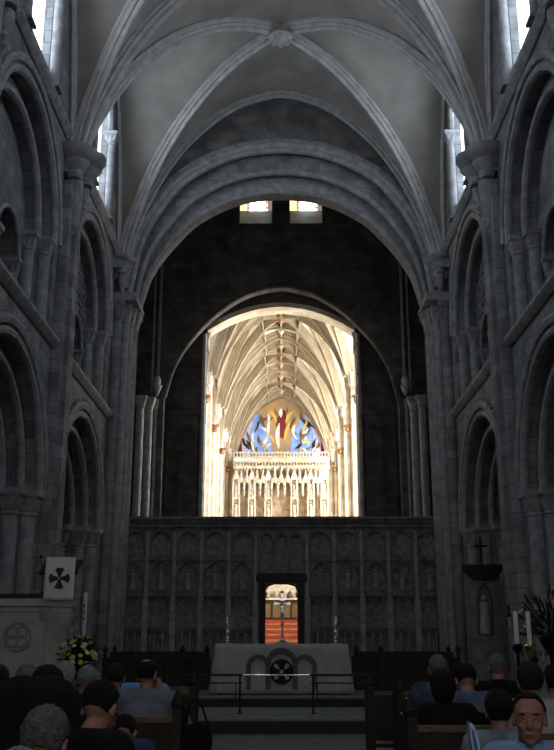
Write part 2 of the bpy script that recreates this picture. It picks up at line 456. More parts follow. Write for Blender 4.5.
for tab, y, r in ((OUT,25.22,.1),(MID,25.52,.09),(INN,25.82,.1)):
    q = table_arch(tab, 11)[2:-2]
    MB().tube([(u,y,z) for u,z in q], r, 8).build('roll_moulding', CARVED, E, True)
q = [(a*1.03,b+.17) for a,b in OUT]
MB().sweep([(u,25.2,z) for u,z in table_arch(q,11)[2:-2]], [(-.1,0),(-.1,.07),(0,.12),(.1,.07),(.1,0)], lambda p: (0,-1,0)).build('hood_mould', CARVED, E)
bd = MB()
q = table_arch([(a*1.055,b+.32) for a,b in OUT],11)[2:-2]
for i in range(0,len(q)-1):
    for t in (0,.5):
        u = q[i][0]*(1-t)+q[i+1][0]*t; z = q[i][1]*(1-t)+q[i+1][1]*t
        bd.ball((u,25.17,z), .055, 6, 4)
bd.build('billet_moulding', CARVED, E)
for sx in (-1,1):
    for i, (x, y, r) in enumerate(((4.68,25.05,.15),(4.5,25.3,.13),(4.42,25.6,.13),(4.42,26.05,.18))):
        column(E, sx*x, y, 0, 10.95, r, CARVED if i else STONE, a=r*1.35, h=.5)
    MB().box(min(sx*4.1,sx*4.85),max(sx*4.1,sx*4.85),24.86,26.3,10.95,11.12).box(min(sx*4.16,sx*4.85),max(sx*4.16,sx*4.85),24.92,26.3,11.12,11.25).build('impost', CARVED, E, bevel=.03)
    corbel(E, sx, 24.95, .85, 2, 12.3)
# ------------------------------------------------------------------ crossing
X_ = structure(empty('wall_crossing'), 'dark stone walls of the crossing beyond the chancel arch')
for sx in (-1,1):
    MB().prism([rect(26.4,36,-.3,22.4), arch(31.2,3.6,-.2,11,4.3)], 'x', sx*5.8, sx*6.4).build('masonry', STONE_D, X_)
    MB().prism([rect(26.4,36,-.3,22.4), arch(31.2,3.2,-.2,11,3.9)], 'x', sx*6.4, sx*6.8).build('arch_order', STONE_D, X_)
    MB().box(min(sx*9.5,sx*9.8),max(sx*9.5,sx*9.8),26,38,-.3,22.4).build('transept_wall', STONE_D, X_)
    for x, y in ((5.25,35.75),(5.55,35.5),(5.0,35.98)):
        column(X_, sx*x, y, 0, 10.9, .17 if x!=5.0 else .07, CARVED, h=.4)
    hd = MB(); hd.ball((sx*4.95,35.72,11.6), (.16,.16,.24), 10, 7); hd.ball((sx*4.95,35.56,11.58), (.05,.06,.07), 6, 5); hd.lathe([(.03,11.0),(.12,11.2),(.2,11.42),(.16,11.48)], (sx*4.95,35.8,0), 10)
    hd.build('carved_head_corbel', CARVED, X_, True)
    MB().tube([(sx*4.95,35.92,11.8),(sx*4.97,35.92,16),(sx*5.0,35.9,20)], .07, 8).tube([(sx*5.18,35.9,11.2),(sx*5.2,35.9,20)], .05, 8).build('wall_shaft', CARVED, X_, True)
EM = [(0,15.75),(1.2,15.5),(2.4,14.8),(3.5,13.7),(4.3,12.4),(4.7,11.0)]
W1 = rect(-1.75,-.38,18.6,21.7); W2 = rect(.38,1.75,18.6,21.7)
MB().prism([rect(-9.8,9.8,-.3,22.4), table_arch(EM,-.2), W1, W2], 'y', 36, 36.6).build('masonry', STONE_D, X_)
MB().tube([(u,36.0,z) for u,z in table_arch(EM,11)[2:-2]], .1, 8).build('roll_moulding', STONE_D, X_, True)
CH = [(0,15.4),(.9,15.31),(1.8,15.05),(2.6,14.68),(3.14,14.35)]
MB().prism([rect(-9.8,9.8,-.3,18.4), table_arch(CH,-.2)], 'y', 37, 37.8).build('choir_wall', STONE_D, X_)
m = MB(); m.prism([table_arch(CH,14.2)[1:-1]+[(a*.975,b-.2) for a,b in table_arch(CH,14.2)[1:-1]][::-1]], 'y', 36.95, 37.85)
m.build('choir_arch', CREAM, X_)
for sx in (-1,1):
    bp = MB()
    for cx in (3.72, 4.35):
        bp.prism([rect(sx*cx-.31,sx*cx+.31,6.2,10.5) , arch(sx*cx,.24,6.45,9.7,.4,10)], 'y', 36.9, 37.0)
    bp.build('blind_panel', STONE_D, X_)
    MB().box(min(sx*3.3,sx*4.7),max(sx*3.3,sx*4.7),36.85,37.0,10.5,10.65).build('string_course', STONE_D, X_)
    MB().lathe([(.3,13.4),(.28,13.8),(.36,14.1),(.36,14.3)], (sx*3.35,37.3,0), 8).build('impost', STONE_D, X_)
    MB().lathe([(.09,1),(.09,14)], (sx*3.2,36.95,0), 8).build('wall_shaft', CARVED, X_, True)
TGL = glow('transept_fill_glow', (1.,.90,.75), 1.1)  # glow for two panes added out of view to brighten the crossing
for k, sx in enumerate((-1,1)):
    w = structure(empty('window_%d' % (30+k)), 'unseen glowing pane added in the transept to light the crossing')
    MB().prism([arch(31.5,1.4,7,13)], 'x', sx*9.44, sx*9.49).build('pane', TGL, w)
# high crossing windows
WGL = glow('leaded_daylight', (.82,.95,1.), 7.)
YGL = glow('amber_glass', (.95,.85,.30), 1.6); RGL = glow('red_glass', (1.,.12,.10), 1.4); AGL = glow('aqua_glass', (.45,.85,.9), 4.)
for k, sx in enumerate((-1,1)):
    w = structure(empty('window_%d' % (13+k)), 'high crossing window with yellow and red border glass')
    x0, x1 = (.38,1.75) if sx > 0 else (-1.75,-.38)
    MB().box(x0+.38,x1-.2,36.50,36.53,19.45,21.7).build('pane', WGL, w)
    MB().box(x0,x0+.3,36.50,36.53,19.45,21.7).build('border_pane', YGL, w)
    MB().box(x1-.2,x1,36.50,36.53,19.45,21.7).build('border_pane', mat('plain_pale_glass',(.1,.1,.1),.4,emit=(.55,.5,.4),estr=.35), w)
    rd = MB()
    for i in range(9):
        rd.box(x0+.29,x0+.42,36.47,36.5,19.5+i*.25,19.62+i*.25)
        rd.box(x1-.3,x1-.17,36.47,36.5,19.5+i*.25,19.62+i*.25)
    rd.build('red_border_glass', RGL, w)
    ld = MB()
    for i in range(-6,14):
        for s2 in (1,-1):
            a = Vector((x0+.4, 0, 19.45+i*.22)); 
            n_ = 6
            seg = [(x0+.4+j*.12, 19.45+i*.22+s2*j*.12) for j in range(n_+1)]
            for (ua,za),(ub,zb) in zip(seg, seg[1:]):
                if 19.45 <= min(za,zb) and max(za,zb) <= 21.7 and ub <= x1-.2: ld.tube([(ua,36.49,za),(ub,36.49,zb)], .008, 4)
    ld.build('leading', AGL, w)
    MB().prism([[(36.5,19.42),(36.5,18.6),(36.02,18.6),]], 'x', x0, x1).build('sill', CREAM, w)
# ------------------------------------------------------------------ choir
CT = [(0,17.85),(.2,17.68),(.42,17.1),(.65,16.2),(.82,15.2),(.94,14.3),(1,13.6)]
CA, CBH = 3.35, 3.05
CB = [38.85+.0, 44.95, 51.05, 57.15]
cv = structure(empty('ceiling_choir'), 'cream lierne vault of the choir with hanging pendants and gilded bosses')
cweb = groin_mesh(CA, CBH, CT, 24)
for p in cweb.polygons: p.use_smooth = True
def csurf(x, y, yc): return interp(CT, min(abs(x)/CA, abs(y-yc)/CBH))
CP = [(-.15,-.06),(-.15,.09),(-.09,.11),(-.1,.2),(-.04,.24),(-.045,.38),(.045,.38),(.04,.24),(.1,.2),(.09,.11),(.15,.09),(.15,-.06)]
def crib(path, yc, dark=None):
    n = 16; P = []
    for (a, b) in zip(path, path[1:]):
        for i in range(n):
            t = i/n; P.append((a[0]+(b[0]-a[0])*t, a[1]+(b[1]-a[1])*t))
    P.append(path[-1])
    pts = [(x, yc+y, csurf(x, yc+y, yc)) for x, y in P]
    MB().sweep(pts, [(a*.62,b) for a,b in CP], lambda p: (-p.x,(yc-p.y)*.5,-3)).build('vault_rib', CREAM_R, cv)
for yc in CB:
    link('vault_web', cweb, CREAM_D, cv, loc=(0,yc,0))
    for sx in (-1,1):
        for sy in (-1,1):
            crib([(CA*sx*.99,CBH*sy*.99),(0,0)], yc)
            crib([(CA*sx*.99,CBH*sy*.99),(.95*sx,1.25*sy)], yc)
            crib([(CA*sx*.99,CBH*sy*.99),(1.15*sx,0)], yc)
            crib([(.95*sx,1.25*sy),(0,1.75*sy)], yc); crib([(.95*sx,1.25*sy),(1.15*sx,0)], yc)
            crib([(.95*sx,1.25*sy),(.95*sx,CBH*sy)], yc)
        crib([(0,0),(CA*sx,0)], yc)
    crib([(0,-CBH),(0,CBH)], yc)
    for y, r in ((0,.3),(-CBH,.2),(1.75,.13),(-1.75,.13)):
        b = MB(); 
        for i in range(6): b.ball((.6*r*math.cos(i*PI/3), yc+y+.6*r*math.sin(i*PI/3), 17.62 if abs(y)<.1 or abs(y)>3 else 17.4), r*.6, 8, 5)
        b.ball((0,yc+y,17.5 if r>.15 else 17.3), r*.7, 8, 6); b.build('boss', GILT if r > .15 else CREAM, cv, True, 'gilded and red carved boss' if r > .15 else None)
CW = structure(empty('wall_choir'), 'bright cream stone choir walls with clustered shafts')
for y in (CB[0]-CBH+2, 41.9, 48.0, 54.1, 60.0):
    for sx in (-1,1):
        # transverse rib + pendant + respond
        if y > 41:
            pts = [(CA*t*sg, y, interp(CT,t)) for sg, seq in ((-1, ts(20,0,1)[::-1]),(1, ts(20,0,1)[1:])) for t in seq]
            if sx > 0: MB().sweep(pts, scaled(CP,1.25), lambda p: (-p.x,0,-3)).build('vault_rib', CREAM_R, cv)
            pd = MB(); prof = [(.02,12.86),(.07,12.92),(.05,12.98),(.13,13.05),(.18,13.12),(.13,13.2),(.16,13.05),(.12,13.4),(.2,13.62),(.24,13.7),(.15,13.78),(.13,14.6)]
            pd.lathe(prof, (sx*CA,y,0), 8)
            for i in range(6):
                a = i*PI/3; pd.tube([(sx*CA+.17*math.cos(a),y+.17*math.sin(a),13.15),(sx*CA+.2*math.cos(a),y+.2*math.sin(a),13.5),(sx*CA+.24*math.cos(a),y+.24*math.sin(a),13.85)], [.03,.025,.01], 5)
            pd.build('pendant', mat('whitened_stone',(.86,.83,.78),.7,bump=.6,bscale=30,var=.2,vscale=14), cv, True)
            # arched brace from pendant to wall
            MB().tube([(sx*CA,y,14.3),(sx*(CA+.25),y,14.9),(sx*(CA+.6),y,15.0)], .1, 6).build('brace', CREAM, cv, True)
        sh = MB()
        for dx, dy, r in ((.0,0,.13),(.16,-.3,.09),(.16,.3,.09),(.3,-.5,.07),(.3,.5,.07)):
            sh.lathe([(r,1),(r,12.3),(r*1.5,12.5),(r*1.5,12.6),(r,12.7),(r,15.5)], (sx*(CA+.22+dx),y+dy,0), 10)
        sh.box(min(sx*(CA+.35),sx*4.3),max(sx*(CA+.35),sx*4.3),y-.62,y+.62,1,16.5)
        sh.build('respond', CREAM, CW, True)
        if y > 41:
            h = MB(); h.ball((sx*(CA+.12),y-.3,12.35), (.15,.15,.18), 9, 6); h.ball((sx*(CA+.12),y-.43,12.3), (.08,.06,.08), 7, 5); h.box(sx*(CA+.12)-.2,sx*(CA+.12)+.2,y-.42,y-.1,12.5,12.58)
            h.build('carved_head', GILT, CW, True, 'reddish carved head on the choir wall')
CHG = glow('choir_window_daylight', (1.,.97,.92), 13.); CHG2 = glow('choir_north_daylight', (.9,.95,1.), 1.2)
for sx in (-1,1):
    m = MB()
    m.prism([rect(37.8,60.6,.5,18.4)]+[arch(yc,2.0,6.5,13.2,2.2) for yc in CB[1:]+[38.85+.9]][:4], 'x', sx*4.3, sx*4.6)
    m.build('masonry', CREAM, CW)
    tr = MB()
    for yc in CB:
        for dy in (-1.2,-.4,.4,1.2): tr.box(min(sx*4.2,sx*4.36),max(sx*4.2,sx*4.36),yc+dy-.06,yc+dy+.06,6.5,15)
    tr.build('tracery', CREAM, CW)
    pn = MB()
    for j, yc in enumerate(CB):
        pass
    for j, yc in enumerate(CB):
        w = structure(empty('window_%d' % (15+j+(4 if sx>0 else 0))), 'tall choir window letting in daylight')
        MB().prism([arch(yc+(.9 if j==0 else 0),2.05,6.4,13.2,2.25)], 'x', sx*4.45, sx*4.5).build('pane', CHG if sx > 0 else CHG2, w)
MB().box(-4.6,4.6,60.3,60.6,.5,18.4).build('east_masonry', CREAM, CW)
MB().box(-4.6,4.6,37.8,60.6,18.2,18.4).build('roof_slab', CREAM_D, cv)
FC = structure(empty('floor_choir'), 'choir floor rising in carpeted steps to the high altar')
MB().box(-4.6,4.6,37.8,60.6,.1,1.0).build('paving', ORST, FC)
# steps seen through the door
for i in range(6):
    y = 45+i*1.9; z = 1.0+(i+1)*.3
    MB().box(-3.3,3.3,y,60.2,z-.3,z).build('step', ORST, FC)
    MB().box(-1.6,1.6,y-.02,y+.3,z-.17,z+.004).build('carpet', REDC, FC)
for o in list(bpy.data.objects):
    if o.parent == cv and o.type == 'MESH' and o.name.split('.')[0] in ('vault_web','vault_rib','boss'):
        ys = [v.co.y+o.location.y for v in o.data.vertices]
        if min(ys) < 37.8:
            if max(ys) < 37.85: bpy.data.objects.remove(o); continue
            me = o.data.copy(); o.data = me; bm = bmesh.new(); bm.from_mesh(me)
            bmesh.ops.bisect_plane(bm, geom=bm.verts[:]+bm.edges[:]+bm.faces[:], plane_co=(0,37.8-o.location.y,0), plane_no=(0,1,0), clear_inner=True)
            bm.to_mesh(me); bm.free()
# ------------------------------------------------------------------ mural (plain generic stand-in)
CTY = [(0,17.25),(.69,17.0),(1.5,16.4),(2.28,15.5),(2.8,14.45),(3.04,13.6)]
mu = thing('mural_painting', 'arched mural in blue, ochre and dark red above the carved reredos', 'mural', (0,60.1,0))
MB().prism([table_arch(CTY,12.9)], 'y', .1, .16).build('backing', OCHRE, mu)
def clipmural(pts, d, name, m_):
    out = []
    for x, z in pts:
        zz = min(z, interp(CTY, min(abs(x),3.04))-.05); out.append((x, zz))
    MB().prism([out], 'y', .1-d, .1).build(name, m_, mu)
def dens(pts, n=8):
    o = []
    for i in range(len(pts)):
        a, b = pts[i], pts[(i+1)%len(pts)]
        for k in range(n): o.append((a[0]+(b[0]-a[0])*k/n, a[1]+(b[1]-a[1])*k/n))
    return o
for sx in (-1,1):
    clipmural(dens([(sx*x,z) for x,z in ((.45,13.05),(.7,14.6),(1.2,15.6),(1.7,16.6),(3.0,15.8),(3.02,13.05))]), .01, 'blue_field', BLUE)
    clipmural(dens([(sx*x,z) for x,z in ((2.0,13.05),(2.15,14.6),(1.9,15.6),(2.2,16.2),(3.0,15),(2.9,13.05))]), .016, 'lavender_field', LAV)
    clipmural(dens([(sx*x,z) for x,z in ((2.55,13.05),(2.62,14.4),(2.5,15.2),(3.02,15.0),(3.02,13.05))]), .022, 'red_edge', MRED)
def swash(x, z, ln, w, ang, m_, d, name, bend=.4):
    """a curved brush-like swath"""
    L1 = []; L2 = []
    for i in range(9):
        t = i/8; a = ang+bend*(t-.5)*2; px = x+ln*(t-.5)*math.cos(ang)-bend*.3*math.sin(PI*t)*math.sin(ang)*ln; pz = z+ln*(t-.5)*math.sin(ang)+bend*.3*math.sin(PI*t)*math.cos(ang)*ln
        ww = w*math.sin(PI*(.08+.84*t)); L1.append((px-ww*math.sin(a), pz+ww*math.cos(a))); L2.append((px+ww*math.sin(a), pz-ww*math.cos(a)))
    pts = L1+L2[::-1]
    if all(z_ < interp(CTY,min(abs(x_),3.04))-.06 and z_ > 13.1 for x_, z_ in pts): MB().prism([pts], 'y', .1-d, .1).build(name, m_, mu)
rr = random.Random(3)
for sx in (-1,1):
    for i in range(30):
        x = sx*rr.uniform(.7,2.6); z = rr.uniform(13.6,16.2)
        swash(x, z, rr.uniform(.5,1.1), rr.uniform(.05,.12), rr.choice((1.1,1.5,1.9,.8,2.3)), (MWHITE,MBROWN,MWHITE,EMBL,GOLD,MBROWN)[i%6], .03+i*.001, 'painted_swath', rr.uniform(-.7,.7))
for s2, L0 in ((1,.95),(-1,.95)):
    swash(s2*.55, 16.0, L0, .09, s2*1.0, GOLD, .034, 'painted_swath', .3); swash(s2*.3, 16.3, .7, .05, s2*1.2, MBROWN, .03, 'painted_swath', -.3)
swash(.1, 15.5, 1.9, .34, 1.5, MRED, .03, 'painted_swath', .2); swash(-.15, 14.7, 1.7, .14, 1.55, MWHITE, .04, 'painted_swath', .2)
swash(.42, 15.0, 1.4, .1, 1.3, GOLD, .035, 'painted_swath', .2); swash(-.02, 16.25, .6, .13, 1.57, MWHITE, .042, 'painted_swath', .1)
# ------------------------------------------------------------------ reredos
rd = thing('reredos', 'carved cream stone reredos with canopied niches below the mural', 'reredos', (0,59.4,0))
MB().box(-3.05,3.05,.3,.6,2.8,12.9).build('back_slab', PANEL_C, rd)
co = MB(); co.box(-3.1,3.1,-.3,.5,12.8,12.98).box(-3.05,3.05,-.22,.5,12.98,13.06).box(-3.08,3.08,-.26,.5,12.35,12.5); co.build('cornice', CREAM, rd, bevel=.02)
cr = MB()
for i in range(30):
    x = -2.95+i*.2035
    cr.prism([[(x-.07,12.35),(x+.07,12.35),(x,12.15)]], 'y', -.26, -.2)
cr.prism([rect(-3.08,3.08,13.06,13.42)]+[arch(-2.95+i*.2035,.062,13.12,13.28,.08,6) for i in range(30)], 'y', -.25, -.17)
cr.prism([rect(-3.08,3.08,12.45,12.8)]+[arch(-2.95+i*.2035,.062,12.5,12.66,.08,6) for i in range(30)], 'y', -.36, -.3)
cr.build('cresting', CARVED_C, rd)
bx = [-2.88,-1.88,-.83,.83,1.88,2.75]
def statue(mb, x, z, y, k=1.):
    mb.lathe([(.13*k,z),(.14*k,z+.2*k),(.1*k,z+.5*k),(.13*k,z+.68*k),(.05*k,z+.76*k)], (x,y,0), 8); mb.ball((x,y,z+.85*k), .07*k, 7, 5)
for x in bx:
    b = MB()
    b.box(x-.24,x-.16,-.32,0,2.8,11.6).box(x+.16,x+.24,-.32,0,2.8,11.6).box(x-.2,x+.2,-.1,0,2.8,11.9)
    for z in (3.6,5.0,6.4,7.8,9.2,10.5): b.box(x-.2,x+.2,-.3,0,z-.16,z)
    b.prism([[(x-.24,11.6),(x+.24,11.6),(x,12.3)]], 'y', -.3, -.05)
    b = b.build('niche_buttress', CREAM, rd)
    s_ = MB()
    for z in (3.6,5.0,6.4,7.8,9.2,10.5): statue(s_, x, z, -.2, 1.1)
    s_.build('statuettes', CARVED_C, b, True, 'small weathered saints in the buttress')
mids = [(-2.38,.74),(-1.36,.78),(0,1.3),(1.36,.78),(2.33,.6)]
for x, w in mids:
    MB().box(x-w/2+.06,x+w/2-.06,.24,.32,9.0,11.3).box(x-w/2+.02,x+w/2-.02,-.03,.02,4.2,8.4).build('niche_panel', PANEL_C, rd)
    c = MB(); n_ = 3 if w > 1 else 2
    for j in range(n_):
        cx = x+(j-(n_-1)/2)*w/n_*.95; hw = w/n_*.5
        top = 12.5 if w > 1 else 12.2
        c.prism([[(cx-hw,11.0),(cx-hw*.6,11.25),(cx,11.55),(cx+hw*.6,11.25),(cx+hw,11.0),(cx+hw,11.5),(cx,12.1),(cx-hw,11.5)]], 'y', -.35, -.05)
        c.lathe([(.1,11.4),(.06,11.7),(.09,11.8),(.04,12.1),(.07,top-.1),(.01,top+.1)], (cx,-.3,0), 6)
        for s2 in (-1,1): c.lathe([(.01,10.5),(.06,10.75),(.03,10.85),(.07,11.1),(.04,11.6)], (cx+s2*hw,-.33,0), 6)
    c.build('canopy', CARVED_C, rd)
ha = thing('high_altar', 'distant altar with dark frontal and white top seen through the screen door', 'altar', (0,57,2.8))
MB().box(-1.3,1.3,0,.9,0,1.22).build('altar_block', DARKW, ha)
MB().box(-1.4,1.4,-.06,.95,1.22,1.3).build('altar_linen', MWHITE, ha)
f_ = MB()
for i in range(4): f_.box(-1.1+i*.58,-.65+i*.58,-.03,0,.2,1.0)
f_.build('frontal_panel', OAK, ha)
gd = MB().prism([rect(-3.0,3.0,0,2.3)]+[arch(-2.5+i*.5,.2,.2,1.5,.3,8) for i in range(11)], 'y', 0, .1); g0 = thing('carved_panelling', 'sunlit carved stone panelling behind the distant altar', 'panelling', (0,58.6,2.8)); gd.build('panel_arcade', CARVED_C, g0)
# ------------------------------------------------------------------ stone choir screen
sc = thing('choir_screen', 'dark grey carved stone choir screen spanning the chancel arch, open doorway in its middle', 'screen', (0,26.6,0))
MB().prism([[(-4.75,0),(-.46,0),(-.46,3.0),(-.38,3.14),(-.2,3.2),(.2,3.2),(.38,3.14),(.46,3.0),(.46,0),(4.75,0),(4.75,4.85),(-4.75,4.85)]], 'y', .12, .95).build('wall_slab', SCREENPN, sc)
MB().box(-4.75,4.75,-.12,1.0,4.85,4.93).box(-4.75,4.75,-.06,1.0,4.72,4.85).box(-4.75,4.75,-.18,1.0,4.93,5.02).build('cornice', SCREENST, sc, bevel=.015)
df = MB(); df.box(-.62,-.46,-.02,.9,0,3.3).box(.46,.62,-.02,.9,0,3.3).box(-.72,.72,-.05,.9,3.24,3.42); df.build('door_surround', DARKW, sc)
bxs = [-.72+-.765*i for i in range(6)][::-1]+[.72+.765*i for i in range(6)]
for x in bxs:
    b = MB(); b.box(x-.075,x+.075,-.06,.12,0,2.75).prism([[(x-.075,2.75),(x+.075,2.75),(x,2.98)]],'y',-.06,.12).box(x-.045,x+.045,-.03,.12,2.7,4.6)
    b.box(x-.09,x+.09,-.1,.12,0,.5).box(x-.055,x+.055,-.06,.12,3.78,3.86).prism([[(x-.06,4.5),(x+.06,4.5),(x,4.7)]],'y',-.06,.1)
    b.build('buttress', mat('screen_buttress_stone',(.36,.37,.38),.85,bump=.5,bscale=20,var=.3,vscale=6), sc)
cents = [(-.72-.765*(i+.5)) for i in range(5)]+[(.72+.765*(i+.5)) for i in range(5)]
for x in cents:
    w = .3
    t = MB(); t.prism([rect(x-.34,x+.34,3.85,4.72), [(x-.28,3.95),(x+.28,3.95),(x+.28,4.4),(x+.15,4.55),(x,4.62),(x-.15,4.55),(x-.28,4.4)]], 'y', 0, .12)
    t.prism([rect(x-.34,x+.34,2.95,3.85), [(x-.27,3.0),(x+.27,3.0),(x+.27,3.5),(x+.14,3.66),(x,3.76),(x-.14,3.66),(x-.27,3.5)]], 'y', 0, .12)
    t.box(x-.34,x+.34,-.05,.12,2.82,2.95).box(x-.34,x+.34,-.04,.12,3.8,3.87)
    for s2 in (-1,0,1): t.lathe([(.01,2.62),(.04,2.72),(.07,2.82)], (x+s2*.2,.0,0), 6)
    t.build('tracery_panel', SCREENST, sc); t = MB()
    t.prism([rect(x-.34,x+.34,1.0,1.95)]+[arch(x+d,.085,1.1,1.72,.12,8) for d in (-.21,0,.21)], 'y', 0, .12)
    t.box(x-.34,x+.34,-.04,.12,1.92,1.98)
    t.build('dado_arcade', SCREENST, sc)
    s_ = MB(); s_.lathe([(.09,3.0),(.1,3.1),(.07,3.3),(.09,3.42),(.03,3.47)], (x,.05,0), 8); s_.ball((x,.05,3.52), .05, 7, 5)
    s_.build('statue', CARVED, sc, True, 'small weathered standing statue')
    s_ = MB()
    for d in (-.11,.11): s_.lathe([(.03,1.0),(.03,1.7),(.05,1.78),(.05,1.84)], (x+d,-.01,0), 8)
    s_.build('colonnette', CARVED, sc, True)
t = MB(); t.prism([rect(-.66,.66,3.45,4.72)]+[arch(d,.17,3.5,4.35,.2,8) for d in (-.42,0,.42)], 'y', 0, .12); t.build('tracery_panel', SCREENST, sc)
# ------------------------------------------------------------------ floor, west wall
FL = structure(empty('floor'), 'worn grey stone floor of the nave with the altar steps')
MB().box(-9.8,9.8,-12.5,26.4,-.3,0).box(-9.8,9.8,26.4,37.8,-.3,0).build('paving', FLOOR, FL)
for i, (y, z, hw) in enumerate(((18.0,.25,4.3),(21.2,.46,2.4))):
    MB().box(-hw,hw,y,25.1,z-.25 if i==0 else z-.21,z).build('step', STEPST, FL)
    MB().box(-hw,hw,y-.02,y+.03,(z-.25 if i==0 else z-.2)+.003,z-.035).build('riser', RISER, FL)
ww = structure(empty('wall_back'), 'west wall of the nave with a large window')
MB().prism([rect(-9.8,9.8,-.3,22.4), arch(0,3.2,4.5,10.5,4.2)], 'y', -12.6, -12.1).build('masonry', STONE, ww)
w = structure(empty('window_23'), 'great west window')
MB().prism([arch(0,3.2,4.5,10.5,4.2)], 'y', -12.5, -12.45).build('pane', glow('west_daylight', (1.,.98,.96), 1.8), w)
m = MB()
for x in (-2.1,-1.05,0,1.05,2.1): m.box(x-.08,x+.08,-12.44,-12.3,4.5,14)
m.build('mullion', STONE, w)
# ------------------------------------------------------------------ altar and its furniture
al = thing('altar', 'long nave altar under a grey linen frontal with arcade and round cross design', 'altar', (0,22,.46))
MB().box(-1.46,1.46,.02,1.0,0,1.07).build('altar_block', OAK, al)
v = []; f = []
def cloth_side():
    mb = MB(); n = 60; rows = 10
    v = []; f = []
    for j in range(rows+1):
        t = j/rows
        for i in range(n+1):
            u = -1+2*i/n; hw = 1.5+.13*t
            fold = .018*t*math.sin(u*26)+.012*t*math.sin(u*57+1)
            if abs(u) > .84: fold += .05*t*math.sin((abs(u)-.84)*30)
            v.append((u*hw, -.03-.05*t-fold*(1 if abs(u)>.7 else .25), 1.1-t*1.07))
    for j in range(rows):
        for i in range(n):
            a = j*(n+1)+i; f.append((a,a+1,a+n+2,a+n+1))
    mb.add(v, f)
    # ends and top
    v = []
    for sx in (-1,1):
        vv = []; ff = []
        for j in range(rows+1):
            t = j/rows
            for i in range(13):
                q = i/12; vv.append((sx*(1.5+.13*t+.02*t*math.sin(q*14)), -.03-.05*t+q*(1.08+.1*t), 1.1-t*1.07))
        for j in range(rows):
            for i in range(12):
                a = j*13+i; ff.append((a,a+1,a+14,a+13))
        mb.add(vv, ff)
    mb.box(-1.5,1.5,-.03,1.05,1.085,1.1)
    return mb
ac = cloth_side().build('altar_cloth', CLOTH, None, True)
ac.location = (0,22,.46); ac['label'] = 'grey linen cloth draped over the nave altar, worked with three arches and a roundel'; ac['category'] = 'altar cloth'
ac.modifiers.new('s','SOLIDIFY').thickness = .008
def band(cx, hw, z0, zs, w, y=-.095):
    mb = MB(); o = arch(cx,hw+w/2,z0,zs,n=20); i = arch(cx,hw-w/2,z0,zs,n=20)
    mb.prism([o+i[::-1]], 'y', y-.012, y+.01); return mb
band(0,.30,.12,.66,.12,-.10).build('applique_arch', BRAID, ac)
for sx in (-1,1): band(sx*.52,.22,.12,.60,.10,-.108).build('applique_arch', BRAID, ac)
r_ = MB(); r_.lathe([(.27,-.01),(.27,.015)], (0,-.125,.50), 32, Matrix.Rotation(PI/2,4,'X')); r_.build('roundel', EMBL, ac)
p_ = MB()
for k in range(4):
    a = PI/4+k*PI/2; c, s = math.cos(a), math.sin(a)
    pts = []
    for i in range(14):
        t = 2*PI*i/14; u = .15+.075*math.cos(t); w = .042*math.sin(t)*(1+.5*math.cos(t)); pts.append((u*c-w*s, .50+u*s+w*c))
    p_.prism([pts], 'y', -.15, -.13)
p_.lathe([(.045,0),(.045,.02)], (0,-.13,.5), 16, Matrix.Rotation(PI/2,4,'X')); p_.build('cross_petals', CLOTH, ac)
def candlestick(x, lab, h=.62):
    t = thing('candlestick', lab, 'candlestick', (x,22.5,1.565), 0, 'silver candlesticks on the nave altar')
    MB().lathe([(.11,0),(.115,.015),(.08,.03),(.05,.05),(.03,.07),(.02,.1),(.045,.13),(.02,.16),(.018,.22),(.04,.25),(.05,.27),(.03,.3),(.016,.33),(.018,.4),(.045,.43),(.06,.45),(.05,.47),(.02,.48)], n=14).build('stem', SILVER, t, True)
    MB().lathe([(.022,.47),(.022,h-.02),(.008,h)], n=10).build('candle', WAX, t, True)
    m = MB(); m.tube([(-.085,0,.50),(.085,0,.50)], .008, 6); 
    for s in (-1,1): m.ball((s*.09,0,.50), .018, 8, 5)
    m.build('cross_arm', SILVER, t)
candlestick(-1.27, 'silver candlestick at the left end of the nave altar')
candlestick(1.27, 'silver candlestick at the right end of the nave altar')
cx_ = thing('altar_cross', 'tall silver cross with a ringed head standing at the middle of the altar', 'cross', (0.02,22.45,1.565))
MB().lathe([(.16,0),(.17,.02),(.1,.05),(.05,.08),(.025,.12),(.05,.17),(.022,.22),(.02,.4),(.05,.44),(.02,.48),(.018,.62),(.045,.66),(.018,.7),(.016,.8)], n=14).build('stem', SILVER, cx_, True)
m = MB()
for i in range(24):
    a = 2*PI*i/24; b = 2*PI*(i+1)/24
    m.tube([(.085*math.cos(a),0,.9+.085*math.sin(a)),(.085*math.cos(b),0,.9+.085*math.sin(b))], .014, 6)
m.build('ring', SILVER, cx_)
m = MB()
for k in range(4):
    a = k*PI/2; c, s = math.cos(a), math.sin(a)
    L_ = .19 if k != 1 else .24
    m.prism([[(c*.05-s*.012, .9+s*.05+c*.012),(c*L_-s*.035,.9+s*L_+c*.035),(c*L_+s*.035,.9+s*L_-c*.035),(c*.05+s*.012,.9+s*.05-c*.012)]], 'y', -.012, .012)
m.ball((0,0,1.16), .035, 8, 6); m.build('cross_head', SILVER, cx_)
